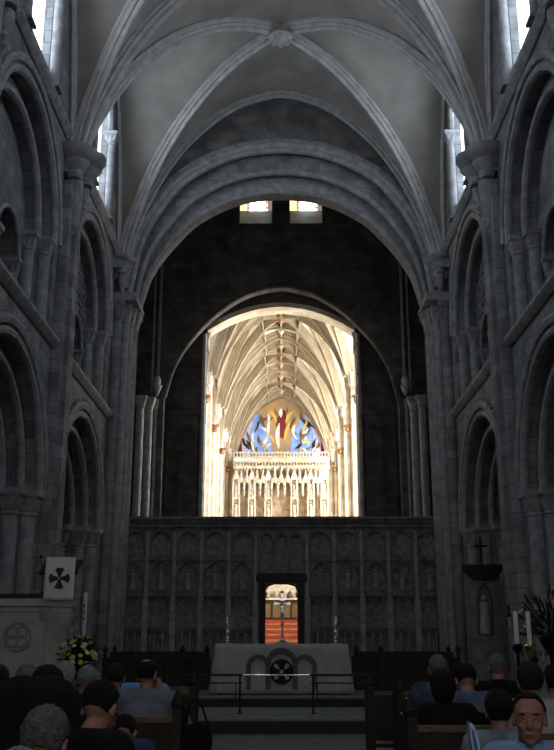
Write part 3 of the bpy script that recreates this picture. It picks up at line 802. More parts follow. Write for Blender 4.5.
# kneeling rails
def rail(x0, x1, lab):
    t = thing('altar_rail', lab, 'rail', (0,19.3,.25))
    MB().box(x0,x1,-.06,.06,.70,.745).build('top_rail', DARKW, t, bevel=.01)
    MB().box(x0,x1,-.012,.012,.56,.585).box(x0,x1,-.012,.012,.22,.245).build('lower_rail', IRON, t)
    for x in (x0+.05, x1-.05):
        MB().box(x-.02,x+.02,-.02,.02,0,.70).box(x-.05,x+.05,-.12,.12,0,.02).build('post', IRON, t)
    for x in (x0+.13, x1-.13): MB().box(x-.01,x+.01,-.01,.01,.22,.57).build('upright', IRON, t)
    return t
rail(-1.95,-.77, 'black metal altar rail standing left of the altar gap')
rail(.57,1.95, 'black metal altar rail standing right of the altar gap')
bar = thing('barrier_bar', 'thin bright steel bar closing the gap between the two altar rails', 'barrier', (0,19.3,.25))
MB().tube([(-.80,0,.72),(.60,0,.72)], .012, 8).build('bar', SILVER, bar, True)
m = MB()
for x in (-.80,.60): m.box(x-.02,x+.02,-.03,.03,.70,.74)
m.build('bracket', IRON, bar)
# choir desks before the screen
def desk(x0, x1, y, z0, lab):
    t = thing('choir_desk', lab, 'desk', (0,y,z0))
    MB().box(x0,x1,0,.06,0,.92).box(x0,x1,-.06,.1,.92,.97).build('front', DARKW, t)
    n = int((x1-x0)/.42)
    for i in range(n):
        a = x0+(i+.5)*(x1-x0)/n
        MB().prism([rect(a-.18,a+.18,.08,.85), arch(a,.12,.14,.62,.16,8)], 'y', -.03, 0).build('tracery_panel', DARKW, t)
    for x in (x0,x1):
        MB().box(x-.05,x+.05,-.12,.55,0,1.0).lathe([(.02,1.0),(.06,1.06),(.03,1.1),(.07,1.18),(.01,1.28)], (x,-.05,0), 8).build('desk_end', DARKW, t)
    MB().box(x0,x1,.3,.62,.42,.46).box(x0,x1,.60,.64,.4,1.12).build('seat', DARKW, t)
desk(-4.15,-1.85, 24.2, .25, 'dark oak choir desk left of the altar in front of the screen')
desk(1.85,4.15, 24.2, .25, 'dark oak choir desk right of the altar in front of the screen')
desk(-4.1,-2.3, 22.6, .25, 'nearer dark oak choir desk left of the altar')
desk(2.3,4.1, 22.6, .25, 'nearer dark oak choir desk right of the altar')
# ------------------------------------------------------------------ pulpit, fall, candle, flowers
pu = thing('pulpit', 'pale carved stone pulpit with a moulded coping by the left arcade', 'pulpit', (0,15.2,0))
m = MB(); m.prism([[(-6.4,.0),(-3.75,.0),(-3.42,.25),(-3.5,.6),(-3.75,1.2),(-6.4,1.2)]], 'z', 0, 2.12); m.build('body', PULPIT, pu)
m = MB(); m.prism([[(-6.4,-.1),(-3.7,-.1),(-3.33,.18),(-3.38,.65),(-3.66,1.3),(-6.4,1.3)]], 'z', 2.14, 2.26)
m.prism([[(-6.4,-.05),(-3.72,-.05),(-3.37,.2),(-3.43,.63),(-3.7,1.26),(-6.4,1.26)]], 'z', 2.06, 2.14); m.build('coping', PULPIT, pu, bevel=.015)
MB().box(-6.4,-3.78,-.02,.5,2.26,2.34).build('cushion_rail', DARKW, pu)
m = MB(); m.lathe([(.34,0),(.34,.12),(.3,.2),(.29,1.86),(.33,1.92),(.36,2.06)], (-3.66,.28,0), 20); m.build('corner_shaft', PULPIT, pu, True)
m = MB()
for i in range(7): m.prism([[(-5.9+i*.3,1.94),(-5.72+i*.3,1.94),(-5.72+i*.3,2.04),(-5.9+i*.3,2.04)]], 'y', -.03, .0)
m.box(-6.0,-3.85,-.015,.0,1.9,2.06); m.build('frieze', PULPIT, pu)
m = MB()
cq = (-4.16, 1.68)
for k in range(4):
    a = k*PI/2+PI/4; c = (cq[0]+.10*math.cos(a), cq[1]+.10*math.sin(a))
    pts = [(c[0]+.085*math.cos(t), -.015, c[1]+.085*math.sin(t)) for t in [2*PI*i/16 for i in range(17)]]
    m.tube(pts, .015, 6)
m.tube([(cq[0]+.21*math.cos(t), -.01, cq[1]+.21*math.sin(t)) for t in [2*PI*i/28 for i in range(29)]], .02, 6)
m.build('quatrefoil', CARVED, pu, True, 'carved quatrefoil in a ring')
m = MB(); m.lathe([(.05,1.3),(.07,1.45),(.04,1.6),(.06,1.75),(.02,1.85)], (-3.36,.2,0), 8); m.build('side_carving', CARVED, pu)
bk = thing('lectern_desk', 'dark sloping book desk fixed on the pulpit coping', 'book desk', (-3.55,15.45,2.26))
MB().prism([[(-.12,.38),(.30,.62),(.30,.66),(-.14,.42)]], 'x', -.38, .24).build('book_rest', DARKW, bk)
MB().tube([(-.05,.1,0),(-.05,.1,.5)], .03, 8).tube([(-.05,.1,.15),(-.25,.1,.4)], .015, 6).tube([(-.05,.1,.15),(.15,.1,.4)], .015, 6).build('bracket', IRON, bk)
fall = thing('pulpit_fall', 'pale linen banner with a dark flared cross hanging on the pulpit', 'banner', (-3.52,15.1,2.9))
def wav(n=12):
    v = []; f = []
    for j in range(n+1):
        for i in range(n+1):
            u = i/n-.5; t = j/n; v.append((u*.47, -.03-.02*math.sin(t*2)+.008*math.sin(u*14)*t, -t*.66))
    for j in range(n):
        for i in range(n):
            a = j*(n+1)+i; f.append((a,a+1,a+n+2,a+n+1))
    mb = MB(); mb.add(v, f); mb.box(-.235,.235,-.035,.30,-.003,.004); return mb
o = wav().build('cloth', CLOTH_W, fall, True); o.modifiers.new('s','SOLIDIFY').thickness = .006
m = MB()
for k in range(4):
    a = k*PI/2; c, s = math.cos(a), math.sin(a)
    pts = [(.022,-.016),(.10,-.045),(.135,-.075),(.158,-.05),(.168,0),(.158,.05),(.135,.075),(.10,.045),(.022,.016)]
    m.prism([[(u*c-w*s, -.33+u*s+w*c) for u, w in pts]], 'y', -.068, -.05)
m.lathe([(.036,0),(.036,.02)], (0,-.055,-.33), 14, Matrix.Rotation(PI/2,4,'X'))
m.build('flared_cross', EMBG, fall)
MB().lathe([(.016,0),(.016,.02)], (0,-.07,-.33), 10, Matrix.Rotation(PI/2,4,'X')).build('cross_centre', CLOTH_W, fall)
mi = thing('microphone', 'thin black gooseneck microphone on the pulpit beside the banner', 'microphone', (-3.9,15.5,2.34))
MB().lathe([(.05,0),(.05,.02),(.02,.04)], n=10).build('base', IRON, mi)
MB().tube([(0,0,.02),(0,-.02,.3),(-.03,-.06,.55)], .008, 6).build('gooseneck', IRON, mi); MB().ball((-.035,-.07,.6), (.02,.02,.04), 8, 6).build('microphone_head', IRON, mi)
pc = thing('paschal_candle', 'thick white candle on a tall stand behind the yellow flowers', 'candle', (-3.78,18.4,.25))
MB().lathe([(.2,0),(.2,.04),(.05,.1),(.035,.6),(.06,.7),(.035,.8),(.04,1.3),(.1,1.38),(.1,1.42)], n=14).build('stand', DARKW, pc, True)
MB().lathe([(.042,1.4),(.042,2.26),(.01,2.27)], n=14).build('candle', WAX, pc, True)
m = MB()
for z in (1.78,1.9,2.02): m.box(-.012,.012,-.048,-.03,z-.03,z+.03)
m.build('candle_studs', EMBL, pc)
def bouquet(name, label, x, y, z, w, h, n, pet, stand, seed, dens_leaf=90):
    R = random.Random(seed); t = thing(name, label, 'flowers', (x,y,0))
    if stand: MB().lathe([(.16,0),(.16,.03),(.03,.08),(.025,z-.3),(.06,z-.25),(.14,z-.12),(.16,z-.05),(.13,z-.05)], n=12).build('pedestal', IRON, t, True)
    lf = MB()
    for i in range(dens_leaf):
        a = R.uniform(0,2*PI); e = R.uniform(-.1,1.2); q = R.uniform(.4,1)
        p = Vector((w*q*math.cos(a)*math.cos(e), w*q*math.sin(a)*math.cos(e), z+h*q*math.sin(e)))
        d = (p-Vector((0,0,z))).normalized(); sd = d.orthogonal().normalized()*.03
        lf.add([p-d*.1, p+sd, p+d*.09, p-sd, p+Vector((0,0,.012))], [(0,1,4),(1,2,4),(2,3,4),(3,0,4),(0,3,2,1)])
        if i%3==0: lf.tube([(0,0,z-.05), p], .005, 4)
    lf.build('foliage', LEAF, t)
    for i in range(n):
        a = R.uniform(0,2*PI) if i%3 else R.uniform(PI,2*PI); e = R.uniform(-.15,1.35); q = R.uniform(.75,1.05)
        c = Vector((w*q*math.cos(a)*math.cos(e), w*q*math.sin(a)*math.cos(e), z+h*q*math.sin(e)))
        r = R.uniform(.035,.055); fl = MB(); fl.ball(c, r*.4, 6, 4)
        d = (c-Vector((0,0,z-.1))).normalized(); s1 = d.orthogonal().normalized(); s2 = d.cross(s1)
        for k in range(6):
            b = k*PI/3; u = s1*math.cos(b)+s2*math.sin(b); v_ = d.cross(u)
            fl.add([c, c+u*r*.6+v_*r*.4, c+u*r*1.15+d*r*.3, c+u*r*.6-v_*r*.4, c+u*r*.6-d*.006], [(0,1,2),(0,2,3),(0,3,4),(4,3,2),(4,2,1),(0,4,1)])
        fl.build('flower', pet[i%len(pet)], t)
    return t
bouquet('flower_arrangement', 'round arrangement of yellow and cream flowers below the thick candle', -3.08, 14.75, 1.34, .31, .36, 60, [YEL,CRM,YEL], True, 4)
# ------------------------------------------------------------------ right side furniture
mo = thing('wall_shrine', 'dark gabled stone shrine with a figure in a pointed niche by the right arcade', 'shrine', (4.92,23.2,0))
m = MB(); m.prism([rect(-.42,.42,.0,3.25), [(-.2,1.75),(.2,1.75),(.2,2.65),(.12,2.88),(0,3.0),(-.12,2.88),(-.2,2.65)]], 'y', 0, .2); m.box(-.42,.42,.2,.28,0,3.25); m.build('body', mat('shrine_stone', (.24,.235,.23), .9, bump=.4, bscale=14, var=.3, vscale=4), mo)
m = MB(); m.box(-.46,.46,-.12,.26,3.25,3.42).prism([[(-.46,3.25),(.46,3.25),(.25,3.05),(-.25,3.05)]], 'y', -.08, 0); m.build('cornice', DARKW, mo)
m = MB(); m.lathe([(.13,1.78),(.15,1.95),(.1,2.3),(.13,2.45),(.05,2.55)], (0,.08,0), 10); m.ball((0,.08,2.62), .07, 8, 6); m.build('niche_figure', PULPIT, mo, True)
m = MB(); m.box(-.03,.03,.05,.1,3.42,4.1).box(-.16,.16,.05,.1,3.85,3.91); m.build('cross', DARKW, mo)
pole = thing('processional_staff', 'slim silver staff standing upright before the right-hand candles', 'staff', (2.84,12,0))
MB().lathe([(.14,0),(.14,.02),(.03,.05),(.02,.08)], n=14).build('foot', IRON, pole, True)
MB().lathe([(.014,.05),(.014,1.9)], n=10).build('shaft', SILVER, pole, True)
MB().ball((0,0,2.0), (.022,.022,.05), 8, 6).lathe([(.018,1.9),(.035,1.92),(.02,1.95)], n=10).build('finial', IRON, pole, True)
for i, (x, y, lab) in enumerate(((2.98,12.25,'white candle in tall stand just right of the silver staff'),(3.14,12.25,'white candle in tall stand nearest the right flowers'))):
    t = thing('candle_stand', lab, 'candle', (x,y,0), 0, 'tall candles by the right pier')
    MB().lathe([(.14,0),(.14,.03),(.03,.07),(.02,.4),(.035,.45),(.02,.5),(.02,1.45),(.06,1.5),(.075,1.55),(.05,1.58)], n=12).build('stand', BRASS if i else IRON, t, True)
    MB().lathe([(.03,1.56),(.03,1.97),(.006,1.98)], n=12).build('candle', WAX, t, True)
bouquet('flower_arrangement', 'tall dark foliage with small white blooms by the right pier', 3.5, 12.6, 1.72, .42, .62, 16, [CRM,YEL], True, 9, 130)
cd = thing('candelabrum', 'low brass candelabrum glinting below the two tall candles', 'candelabrum', (3.02,11.6,0))
MB().lathe([(.16,0),(.16,.03),(.03,.08),(.02,1.35),(.05,1.4),(.02,1.45)], n=12).build('stem', IRON, cd, True)
for i in range(5):
    x = -.14+i*.07; m = MB(); m.tube([(0,0,1.38),(x*.8,0,1.36),(x,0,1.44)], .007, 6); m.lathe([(.006,1.43),(.026,1.46),(.022,1.5)], (x,0,0), 8); m.build('arm', BRASS, cd, True)
# ------------------------------------------------------------------ chairs
CHAIR = {}
def chair(x, y, rz, lab, s=1.):
    t = thing('church_chair', lab, 'chair', (x,y,0), rz, 'wooden church chairs')
    t.scale = (s,s,s)
    def part(n, fn, m_=OAK): 
        me = cached(('ch',n), lambda: fn().mesh(n)); return link(n, me, m_, t)
    part('seat', lambda: MB().box(-.21,.21,-.22,.2,.42,.455))
    part('back_rail', lambda: MB().box(-.21,.21,-.25,-.22,.80,.90))
    part('back_rail', lambda: MB().box(-.21,.21,-.25,-.22,.80,.90)) if False else None
    part('lower_rail', lambda: MB().box(-.20,.20,-.245,-.225,.60,.66), DARKW)
    for k, (sx, yy, h) in enumerate(((-1,-.235,.9),(1,-.235,.9),(-1,.17,.42),(1,.17,.42))):
        me = cached(('cl',k), lambda: MB().box(sx*.19-.018,sx*.19+.018,yy-.018,yy+.018,0,h).mesh('leg')); link('leg', me, DARKW, t)
    return t
# ------------------------------------------------------------------ people
def remesh(mb_list, vox, smooth=3):
    mb = MB()
    for q in mb_list: mb.add(q.v, q.f)
    me = mb.mesh('tmp'); o = bpy.data.objects.new('tmp', me); C.objects.link(o)
    r = o.modifiers.new('r','REMESH'); r.mode = 'VOXEL'; r.voxel_size = vox
    s = o.modifiers.new('s','SMOOTH'); s.iterations = smooth; s.factor = .5
    dg = bpy.context.evaluated_depsgraph_get(); out = bpy.data.meshes.new_from_object(o.evaluated_get(dg))
    bpy.data.objects.remove(o); 
    for p in out.polygons: p.use_smooth = True
    return out
def cap(mb, a, b, ra, rb, n=12):
    a, b = Vector(a), Vector(b); d = b-a; L_ = d.length
    Q = Vector((0,0,1)).rotation_difference(d.normalized()).to_matrix().to_4x4()
    prof = [(ra*math.cos(t), -ra*math.sin(t)) for t in [PI/2*.97*(1-i/3) for i in range(4)]]+[(rb*math.cos(t), L_+rb*math.sin(t)) for t in [PI/2*.97*i/3 for i in range(4)]]
    mb.lathe(prof, a, n, Q); return mb
def chain(mb, pts, rs):
    for i in range(len(pts)-1): cap(mb, pts[i], pts[i+1], rs[i], rs[i+1])
    return mb
def hand(mb, w, d, side, curl=.5):
    """palm and five separate fingers from wrist w along d"""
    d = Vector(d).normalized(); s = Vector((1,0,0)); s = (s-d*s.dot(d)); s = s.normalized() if s.length > .2 else Vector((0,1,0)); n = d.cross(s)
    if n.z > 0: n = -n
    w = Vector(w)
    for k in range(4):
        o = (k-1.5)*.019
        cap(mb, w+s*o*.6+d*.01, w+s*o+d*.085, .013, .011)
        L_ = (.036,.042,.038,.03)[k if side > 0 else 3-k]
        p0 = w+s*o+d*.085; p1 = p0+d*L_+n*.012*curl; p2 = p1+d*L_*.6+n*.022*curl; p3 = p2+d*L_*.35+n*.024*curl
        chain(mb, [p0,p1,p2,p3], [.0095,.0088,.008,.007])
    t0 = w+d*.025-s*side*.02; t1 = t0-s*side*.028+d*.03+n*.006; t2 = t1-s*side*.008+d*.03+n*.01
    chain(mb, [t0,t1,t2], [.013,.011,.009])
def pose(kind):
    P = dict(pel=(0,0,.53), wst=(0,-.01,.68), chest=(0,.0,.88), neck=(0,.01,1.05), head=(0,.045,1.185))
    for s, n in ((-1,'l'),(1,'r')):
        P['sh'+n] = (s*.165,0,1.0); P['el'+n] = (s*.235,.07,.73); P['wr'+n] = (s*.11,.30,.63); P['hd'+n] = (-s*.25,.9,-.1)
        P['hip'+n] = (s*.09,.03,.52); P['kn'+n] = (s*.13,.45,.50); P['an'+n] = (s*.13,.43,.09)
    P['tilt'] = 0; P['turn'] = 0
    if kind == 'bowed': P['chest'] = (0,.05,.85); P['neck'] = (0,.13,1.0); P['head'] = (0,.22,1.12); P['tilt'] = -.6; P['shl'] = (-.175,.06,.965); P['shr'] = (.175,.06,.965)
    if kind == 'deep': P['chest'] = (0,.10,.83); P['neck'] = (0,.26,.96); P['head'] = (0,.39,1.03); P['tilt'] = -.9; P['shl'] = (-.18,.16,.95); P['shr'] = (.18,.16,.95)
    if kind == 'hunched': P['pel'] = (0,-.03,.56); P['wst'] = (0,0,.78); P['chest'] = (0,.06,1.06); P['neck'] = (0,.19,1.13); P['head'] = (0,.31,1.15); P['tilt'] = -.9; P['shl'] = (-.19,.10,1.0); P['shr'] = (.19,.10,1.0); P['ell'] = (-.22,.2,.86); P['elr'] = (.22,.2,.86)
    if kind == 'looking': P['turn'] = -.25; P['elr'] = (.30,.08,.80); P['wrr'] = (.285,.20,.90); P['hdr'] = (.02,.1,1.)
    if kind == 'chin': P['elr'] = (.30,.12,.80); P['wrr'] = (.115,.13,1.02); P['hdr'] = (-.35,.1,.8); P['turn'] = -.35; P['tilt'] = -.15
    if kind == 'book': P['elr'] = (.22,.1,.76); P['ell'] = (-.22,.1,.76); P['wrr'] = (.1,.32,.78); P['wrl'] = (-.1,.32,.78); P['hdr'] = (-.1,.6,.5); P['hdl'] = (.1,.6,.5); P['tilt'] = -.3
    return P
def headM(P): return Matrix.Translation(P['head'])@Matrix.Rotation(P['turn'],4,'Z')@Matrix.Rotation(P['tilt'],4,'X')
def add_head(L, M):
    def el(c, r, k=16): 
        q = MB(); q.ball((0,0,0), r, k, 10, M@Matrix.Translation(c)); L.append(q)
    def cp(a, b, ra, rb):
        q = MB(); cap(q, M@Vector(a), M@Vector(b), ra, rb); L.append(q)
    el((0,-.018,.028), (.076,.096,.092)); el((0,.03,-.02), (.064,.068,.085)); el((0,.04,-.072), (.05,.05,.038)); el((0,.075,-.1), (.024,.02,.017))
    cp((0,.094,.012),(0,.116,-.028), .009,.012); el((0,.108,-.034), (.02,.014,.010))
    el((0,.082,.036), (.054,.020,.011)); el((-.036,.066,-.028), (.024,.026,.022)); el((.036,.066,-.028), (.024,.026,.022))
    el((0,.092,-.062), (.025,.013,.006)); el((0,.090,-.074), (.021,.013,.007))
    for s in (-1,1):
        el((s*.078,-.008,-.012), (.010,.020,.033)); el((s*.082,-.016,.004), (.008,.016,.016))
        el((s*.031,.077,.006), (.015,.013,.011))
def body_mesh(kind, vox=.008):
    def mk():
        P = pose(kind); L = []; q = MB()
        add_head(L, headM(P))
        chain(q, [P['chest'], P['neck'], (Vector(P['head'])+Vector((0,-.01,-.05)))], [.10,.058,.055])
        for a, b, ra, rb in ((P['pel'],P['wst'],.15,.13),(P['wst'],P['chest'],.13,.14)):
            cap(q, Vector(a)+Vector((-.05,0,0)), Vector(b)+Vector((-.06,0,0)), ra-.03, rb-.03); cap(q, Vector(a)+Vector((.05,0,0)), Vector(b)+Vector((.06,0,0)), ra-.03, rb-.03)
        cap(q, P['shl'], P['shr'], .062, .062)
        for n, s in (('l',-1),('r',1)):
            chain(q, [P['sh'+n], P['el'+n], P['wr'+n]], [.056,.042,.028]); hand(q, P['wr'+n], P['hd'+n], s)
            chain(q, [P['hip'+n], P['kn'+n], P['an'+n]], [.085,.06,.042]); cap(q, Vector(P['an'+n])+Vector((0,-.02,-.04)), Vector(P['an'+n])+Vector((0,.15,-.055)), .042, .033)
        L.append(q); return remesh(L, vox, 2)
    return cached(('body',kind), mk)
def top_mesh(kind, bulk):
    def mk():
        P = pose(kind); q = MB(); e = .014+bulk
        for a, b, ra, rb in ((P['pel'],P['wst'],.15,.135),(P['wst'],P['chest'],.135,.145)):
            cap(q, Vector(a)+Vector((-.05,0,0)), Vector(b)+Vector((-.065,0,0)), ra-.03+e, rb-.03+e); cap(q, Vector(a)+Vector((.05,0,0)), Vector(b)+Vector((.065,0,0)), ra-.03+e, rb-.03+e)
        cap(q, P['shl'], P['shr'], .062+e, .062+e); cap(q, P['chest'], Vector(P['neck'])+Vector((0,-.005,-.035)), .115+e, .075+e*.6)
        for n in 'lr':
            W_ = Vector(P['el'+n]).lerp(Vector(P['wr'+n]), .9); chain(q, [P['sh'+n], P['el'+n], W_], [.062+e,.052+e*.8,.036+e*.5])
        return remesh([q], .012, 4)
    return cached(('top',kind,bulk), mk)
def trousers(kind):
    def mk():
        P = pose(kind); q = MB(); e = .016
        cap(q, (-.06,0,.53), (.06,0,.53), .13+e, .13+e)
        for n in 'lr': chain(q, [P['hip'+n], P['kn'+n], Vector(P['an'+n])+Vector((0,0,.03))], [.09+e,.066+e,.055+e])
        return remesh([q], .014, 3)
    return cached(('tr',kind), mk)
def shoes(kind):
    def mk():
        P = pose(kind); q = MB()
        for n in 'lr': a = Vector(P['an'+n]); cap(q, a+Vector((0,-.02,-.042)), a+Vector((0,.165,-.052)), .048, .04); 
        return remesh([q], .012, 2)
    return cached(('sh',kind), mk)
def collar(kind):
    def mk():
        P = pose(kind); q = MB(); N = Vector(P['neck'])+Vector((0,0,.0)); d = (Vector(P['head'])-N).normalized(); Q = Vector((0,0,1)).rotation_difference((d+Vector((0,0,1.2))).normalized()).to_matrix().to_4x4()
        q.lathe([(.085,-.03),(.074,.0),(.070,.03),(.066,.032),(.064,.0),(.07,-.035)], N, 20, Q); return q.mesh('collar')
    return cached(('col',kind), mk)
def hair_mesh(kind, style, seed=0):
    """style: short, bald_crown, thin, long, bob, full"""
    P = pose(kind); M = headM(P); v = []; f = []; nu, nv = 56, 36
    R = {'short':(.009,.005),'bald_crown':(.009,.005),'thin':(.004,.006),'long':(.016,.012),'bob':(.020,.012),'full':(.015,.012)}[style]
    for j in range(nv+1):
        th = PI*j/nv
        for i in range(nu):
            a = 2*PI*i/nu; d = Vector((math.sin(th)*math.cos(a), math.sin(th)*math.sin(a), math.cos(th)))
            # hair region: above a hairline running from nape to forehead
            front = d.y
            line = {'short':-.72,'bald_crown':-.72,'thin':-.70,'long':-1.2,'bob':-1.1,'full':-.85}[style] if front < -.1 else None
            if line is None:
                k = max(0,min(1,(front+.1)/.62)); base = {'long':-.7,'bob':-.6}.get(style,-.32); line = base+(.70-base)*k**.8
            mask = max(0,min(1,(d.z-line)/.12))
            if style == 'bald_crown':
                q = (d-Vector((0,-.25,.97)).normalized()).length; mask *= max(0,min(1,(q-.42)/.15)) if d.z > 0 else 1
                if front > .2: mask *= max(0,1-(front-.2)/.2)
            nz = noise.noise(d*7+Vector((seed,0,0)))*.5+noise.noise(Vector((d.x*22,d.y*22,d.z*6+seed)))*.5
            r = Vector((d.x*.076, d.y*.096-.018, d.z*.092+.028))
            out = (R[0]+R[1]*nz)*mask-.010*(1-mask)
            if style in ('long','bob') and d.z < -.1 and front < .3: r.z -= (.09 if style=='long' else .045)*mask*abs(d.z); 
            if d.z < 0 and style not in ('long','bob') and front < 0: r.y += .018*abs(d.z); r.x *= 1-.18*abs(d.z)
            v.append(M@(r+d*out))
    for j in range(nv):
        for i in range(nu):
            a, b = j*nu+i, j*nu+(i+1)%nu; f.append((a,b,b+nu,a+nu))
    mb = MB(); mb.add(v, f); return mb
NAVY = fabric('navy_wool', (.012,.015,.03)); BLACKF = fabric('black_wool', (.007,.007,.009)); TROU = fabric('charcoal_trousers', (.03,.03,.035))
def person(x, y, z, lab, kind, hs, hcol, topm, facing=0., skin=SKIN, s=1., coll=None, bulk=0., seed=0, eyes=False, sw=1.):
    t = thing('person', lab, 'person', (x,y,0), facing, None); t.scale = (s*sw,s*sw,s)
    link('body', body_mesh(kind), skin, t); link('top', top_mesh(kind,bulk), None, t).data
    o = t.children if False else None
    return_t = t
    tp = [c for c in bpy.data.objects if c.parent == t and c.name.startswith('top')][0]
    tp.name = 'jacket' if bulk > .008 else 'shirt'
    if not tp.data.materials: tp.data.materials.append(topm)
    tp.material_slots[0].link = 'OBJECT'; tp.material_slots[0].material = topm
    b = [c for c in bpy.data.objects if c.parent == t and c.name.startswith('body')][0]
    b.material_slots[0].link = 'OBJECT'; b.material_slots[0].material = skin
    link('trousers', trousers(kind), TROU, t); link('shoes', shoes(kind), BLACKF, t)
    coll = coll or topm
    if coll: 
        c = link('collar', collar(kind), coll, t, True); c.material_slots[0].link = 'OBJECT'; c.material_slots[0].material = coll
    if hs: hair_mesh(kind, hs, seed).build('hair', hcol, t).data.polygons.foreach_set('use_smooth', [True]*(56*36))
    if eyes:
        M = headM(pose(kind))
        for sx in (-1,1):
            e = MB(); e.ball(M@Vector((sx*.031,.080,.006)), .0115, 10, 8); e.build('eye', mat('eye_white',(.5,.47,.44),.3), t, True)
            MB().ball(M@Vector((sx*.031,.0885,.006)), (.0062,.004,.0062), 10, 6).build('iris', mat('dark_iris',(.03,.025,.03),.2), t, True)
            q = MB()
            for (dz, dy) in ((.0075,.0075),(-.008,.005)): q.tube([M@Vector((sx*(.031+u), .084+dy-.25*abs(u)-u*u*8, .006+dz*(1-(u/.017)**2))) for u in (-.016,-.009,0,.009,.016)], [.002,.0045,.0055,.0045,.002], 6)
            q.build('eyelid', skin, t, True)
            MB().tube([M@Vector((sx*(.031+u), .0975-abs(u)*.45, .029-abs(u)*.12)) for u in (-.02,-.01,0,.012,.022)], [.002,.0035,.004,.0035,.0015], 6).build('eyebrow', BROWN, t, True)
        MB().tube([M@Vector((u,.1035-abs(u)*.35,-.068-abs(u)*.05)) for u in (-.024,-.012,0,.012,.024)], [.001,.0025,.003,.0025,.001], 6).build('lip_line', mat('lip_shade',(.18,.07,.06),.6), t, True)
    return t
GREY = hairmat('grey_hair',(.20,.20,.20)); WHITEH = hairmat('white_hair',(.42,.41,.39)); DARKH = hairmat('dark_hair',(.012,.010,.009)); BROWN = hairmat('brown_hair',(.035,.024,.018)); SILV = hairmat('silver_hair',(.30,.30,.31))
LB = fabric('light_blue_cotton',(.17,.34,.68)); LB2 = fabric('pale_blue_cotton',(.30,.45,.72)); GBL = fabric('grey_blue_cotton',(.17,.19,.22)); SLATE = fabric('slate_blue_cotton',(.05,.07,.13)); CREAMF = fabric('cream_knit',(.45,.44,.42)); KNIT = fabric('grey_blue_knit',(.30,.33,.42),.4)
PLAID = fabric('dark_plaid',(.07,.085,.13),.6); BLU2 = fabric('mid_blue_cotton',(.11,.14,.22),.4)
P_ = [
 (-.95,3.75,1.345,'grey-haired person in black close in the lower left, thick hair filling the picture edge','bowed','full',GREY,BLACKF,0,SKIN,None,.012),
 (-1.43,5.6,1.48,'person in a big black coat hunched behind the nearest grey head','hunched','full',DARKH,BLACKF,.0,SKIN,None,.06),
 (-1.83,7.0,1.46,'grey-haired person half hidden above the hunched black coat','none','thin',GREY,BLACKF,0,SKIN,None,.0),
 (-2.33,8.0,1.43,'brown-haired person at the left picture edge below the pulpit','none','short',BROWN,BLACKF,0,SKIN,None,.0),
 (-2.09,9.4,1.42,'person with wavy white hair below the pulpit corner','none','long',WHITEH,NAVY,0,SKIN,None,.0),
 (-2.0,10.3,1.32,'person with blonde-grey hair to the shoulders beside the white-haired one','none','bob',SILV,NAVY,0,SKIN,None,.0),
 (-1.68,8.4,1.42,'person with a round grey head below the yellow flowers','none','thin',SILV,BLACKF,0,SKIN,None,.01),
 (-1.57,9.2,1.42,'dark-haired person in black with a light blue collar','none','short',BROWN,BLACKF,0,SKIN,LB,.01),
 (-1.50,10.6,1.40,'person in a bright blue shirt seated beyond the balding man','bowed','short',DARKH,LB,0,SKIN,None,.01),
 (-1.19,8.6,1.46,'balding dark-haired man in a grey shirt resting his chin on his hand','chin','bald_crown',DARKH,GBL,0,SKIN,GBL,.012),
 (-1.03,4.9,1.41,'dark-haired man with thinning crown and reddish neck in a black suit','bowed','bald_crown',DARKH,BLACKF,-.35,SKIN_D,None,.014),
 (-1.06,6.3,1.13,'person in a slate blue shirt seated just beyond the man in the black suit','deep','short',DARKH,SLATE,0,SKIN,None,.0),
 (-.85,3.0,1.275,'white-haired person at the bottom left picture edge','bowed','thin',WHITEH,CREAMF,0,SKIN,None,.0),
 (1.265,5.1,1.36,'ruddy-faced man in a light blue shirt looking back towards the camera','looking','short',DARKH,LB2,PI,SKIN_D,LB2,.006),
 (1.36,6.15,1.315,'dark-haired person in a grey-blue knit with their back turned, beside the ruddy-faced man','none','full',DARKH,KNIT,0,SKIN_D,None,.006),
 (1.28,7.75,1.39,'black-haired person in black between the two blue shirts','none','bob',DARKH,BLACKF,0,SKIN,None,.01),
 (1.50,9.3,1.50,'grey-haired man in a dark plaid shirt right of the aisle','none','thin',GREY,PLAID,0,SKIN,None,.012),
 (1.63,8.4,1.42,'dark-haired person in a mid blue shirt leaning forward','bowed','short',DARKH,BLU2,0,SKIN,None,.012),
 (1.86,7.3,1.46,'brown-haired person with a cream collar behind the ruddy-faced man','none','full',BROWN,CREAMF,0,SKIN,None,.006),
 (2.22,10.0,1.50,'grey-haired person seated far right below the shrine','none','thin',GREY,BLACKF,0,SKIN,None,.0),
 (2.28,8.1,1.43,'dark-haired person in a grey coat at the right picture edge','none','full',DARKH,GBL,0,SKIN,None,.02),
]
TOP = {'none':1.318,'bowed':1.25,'deep':1.16,'chin':1.315,'looking':1.318,'book':1.31,'hunched':1.30}
CL = ['close grey-haired person in black in the lower left','hunched person in the big black coat','grey-haired person just beyond the hunched black coat','brown-haired person at the left picture edge','person with wavy white hair by the pulpit','person with blonde-grey hair to the shoulders',
 'round grey head below the yellow flowers','dark-haired person with a light blue collar','person in the bright blue shirt beyond the balding man','balding man resting his chin on his hand','man with reddish neck in a black suit','person in the slate blue shirt',
 'white-haired person at the bottom left edge','ruddy-faced man who looks back towards the camera','dark-haired person in the grey-blue knit','black-haired person in black right of the aisle','grey-haired man in the dark plaid shirt','person in the mid blue shirt leaning forward',
 'brown-haired person with the cream collar','grey-haired person seated far right below the shrine','dark-haired person in the grey coat at the right edge']
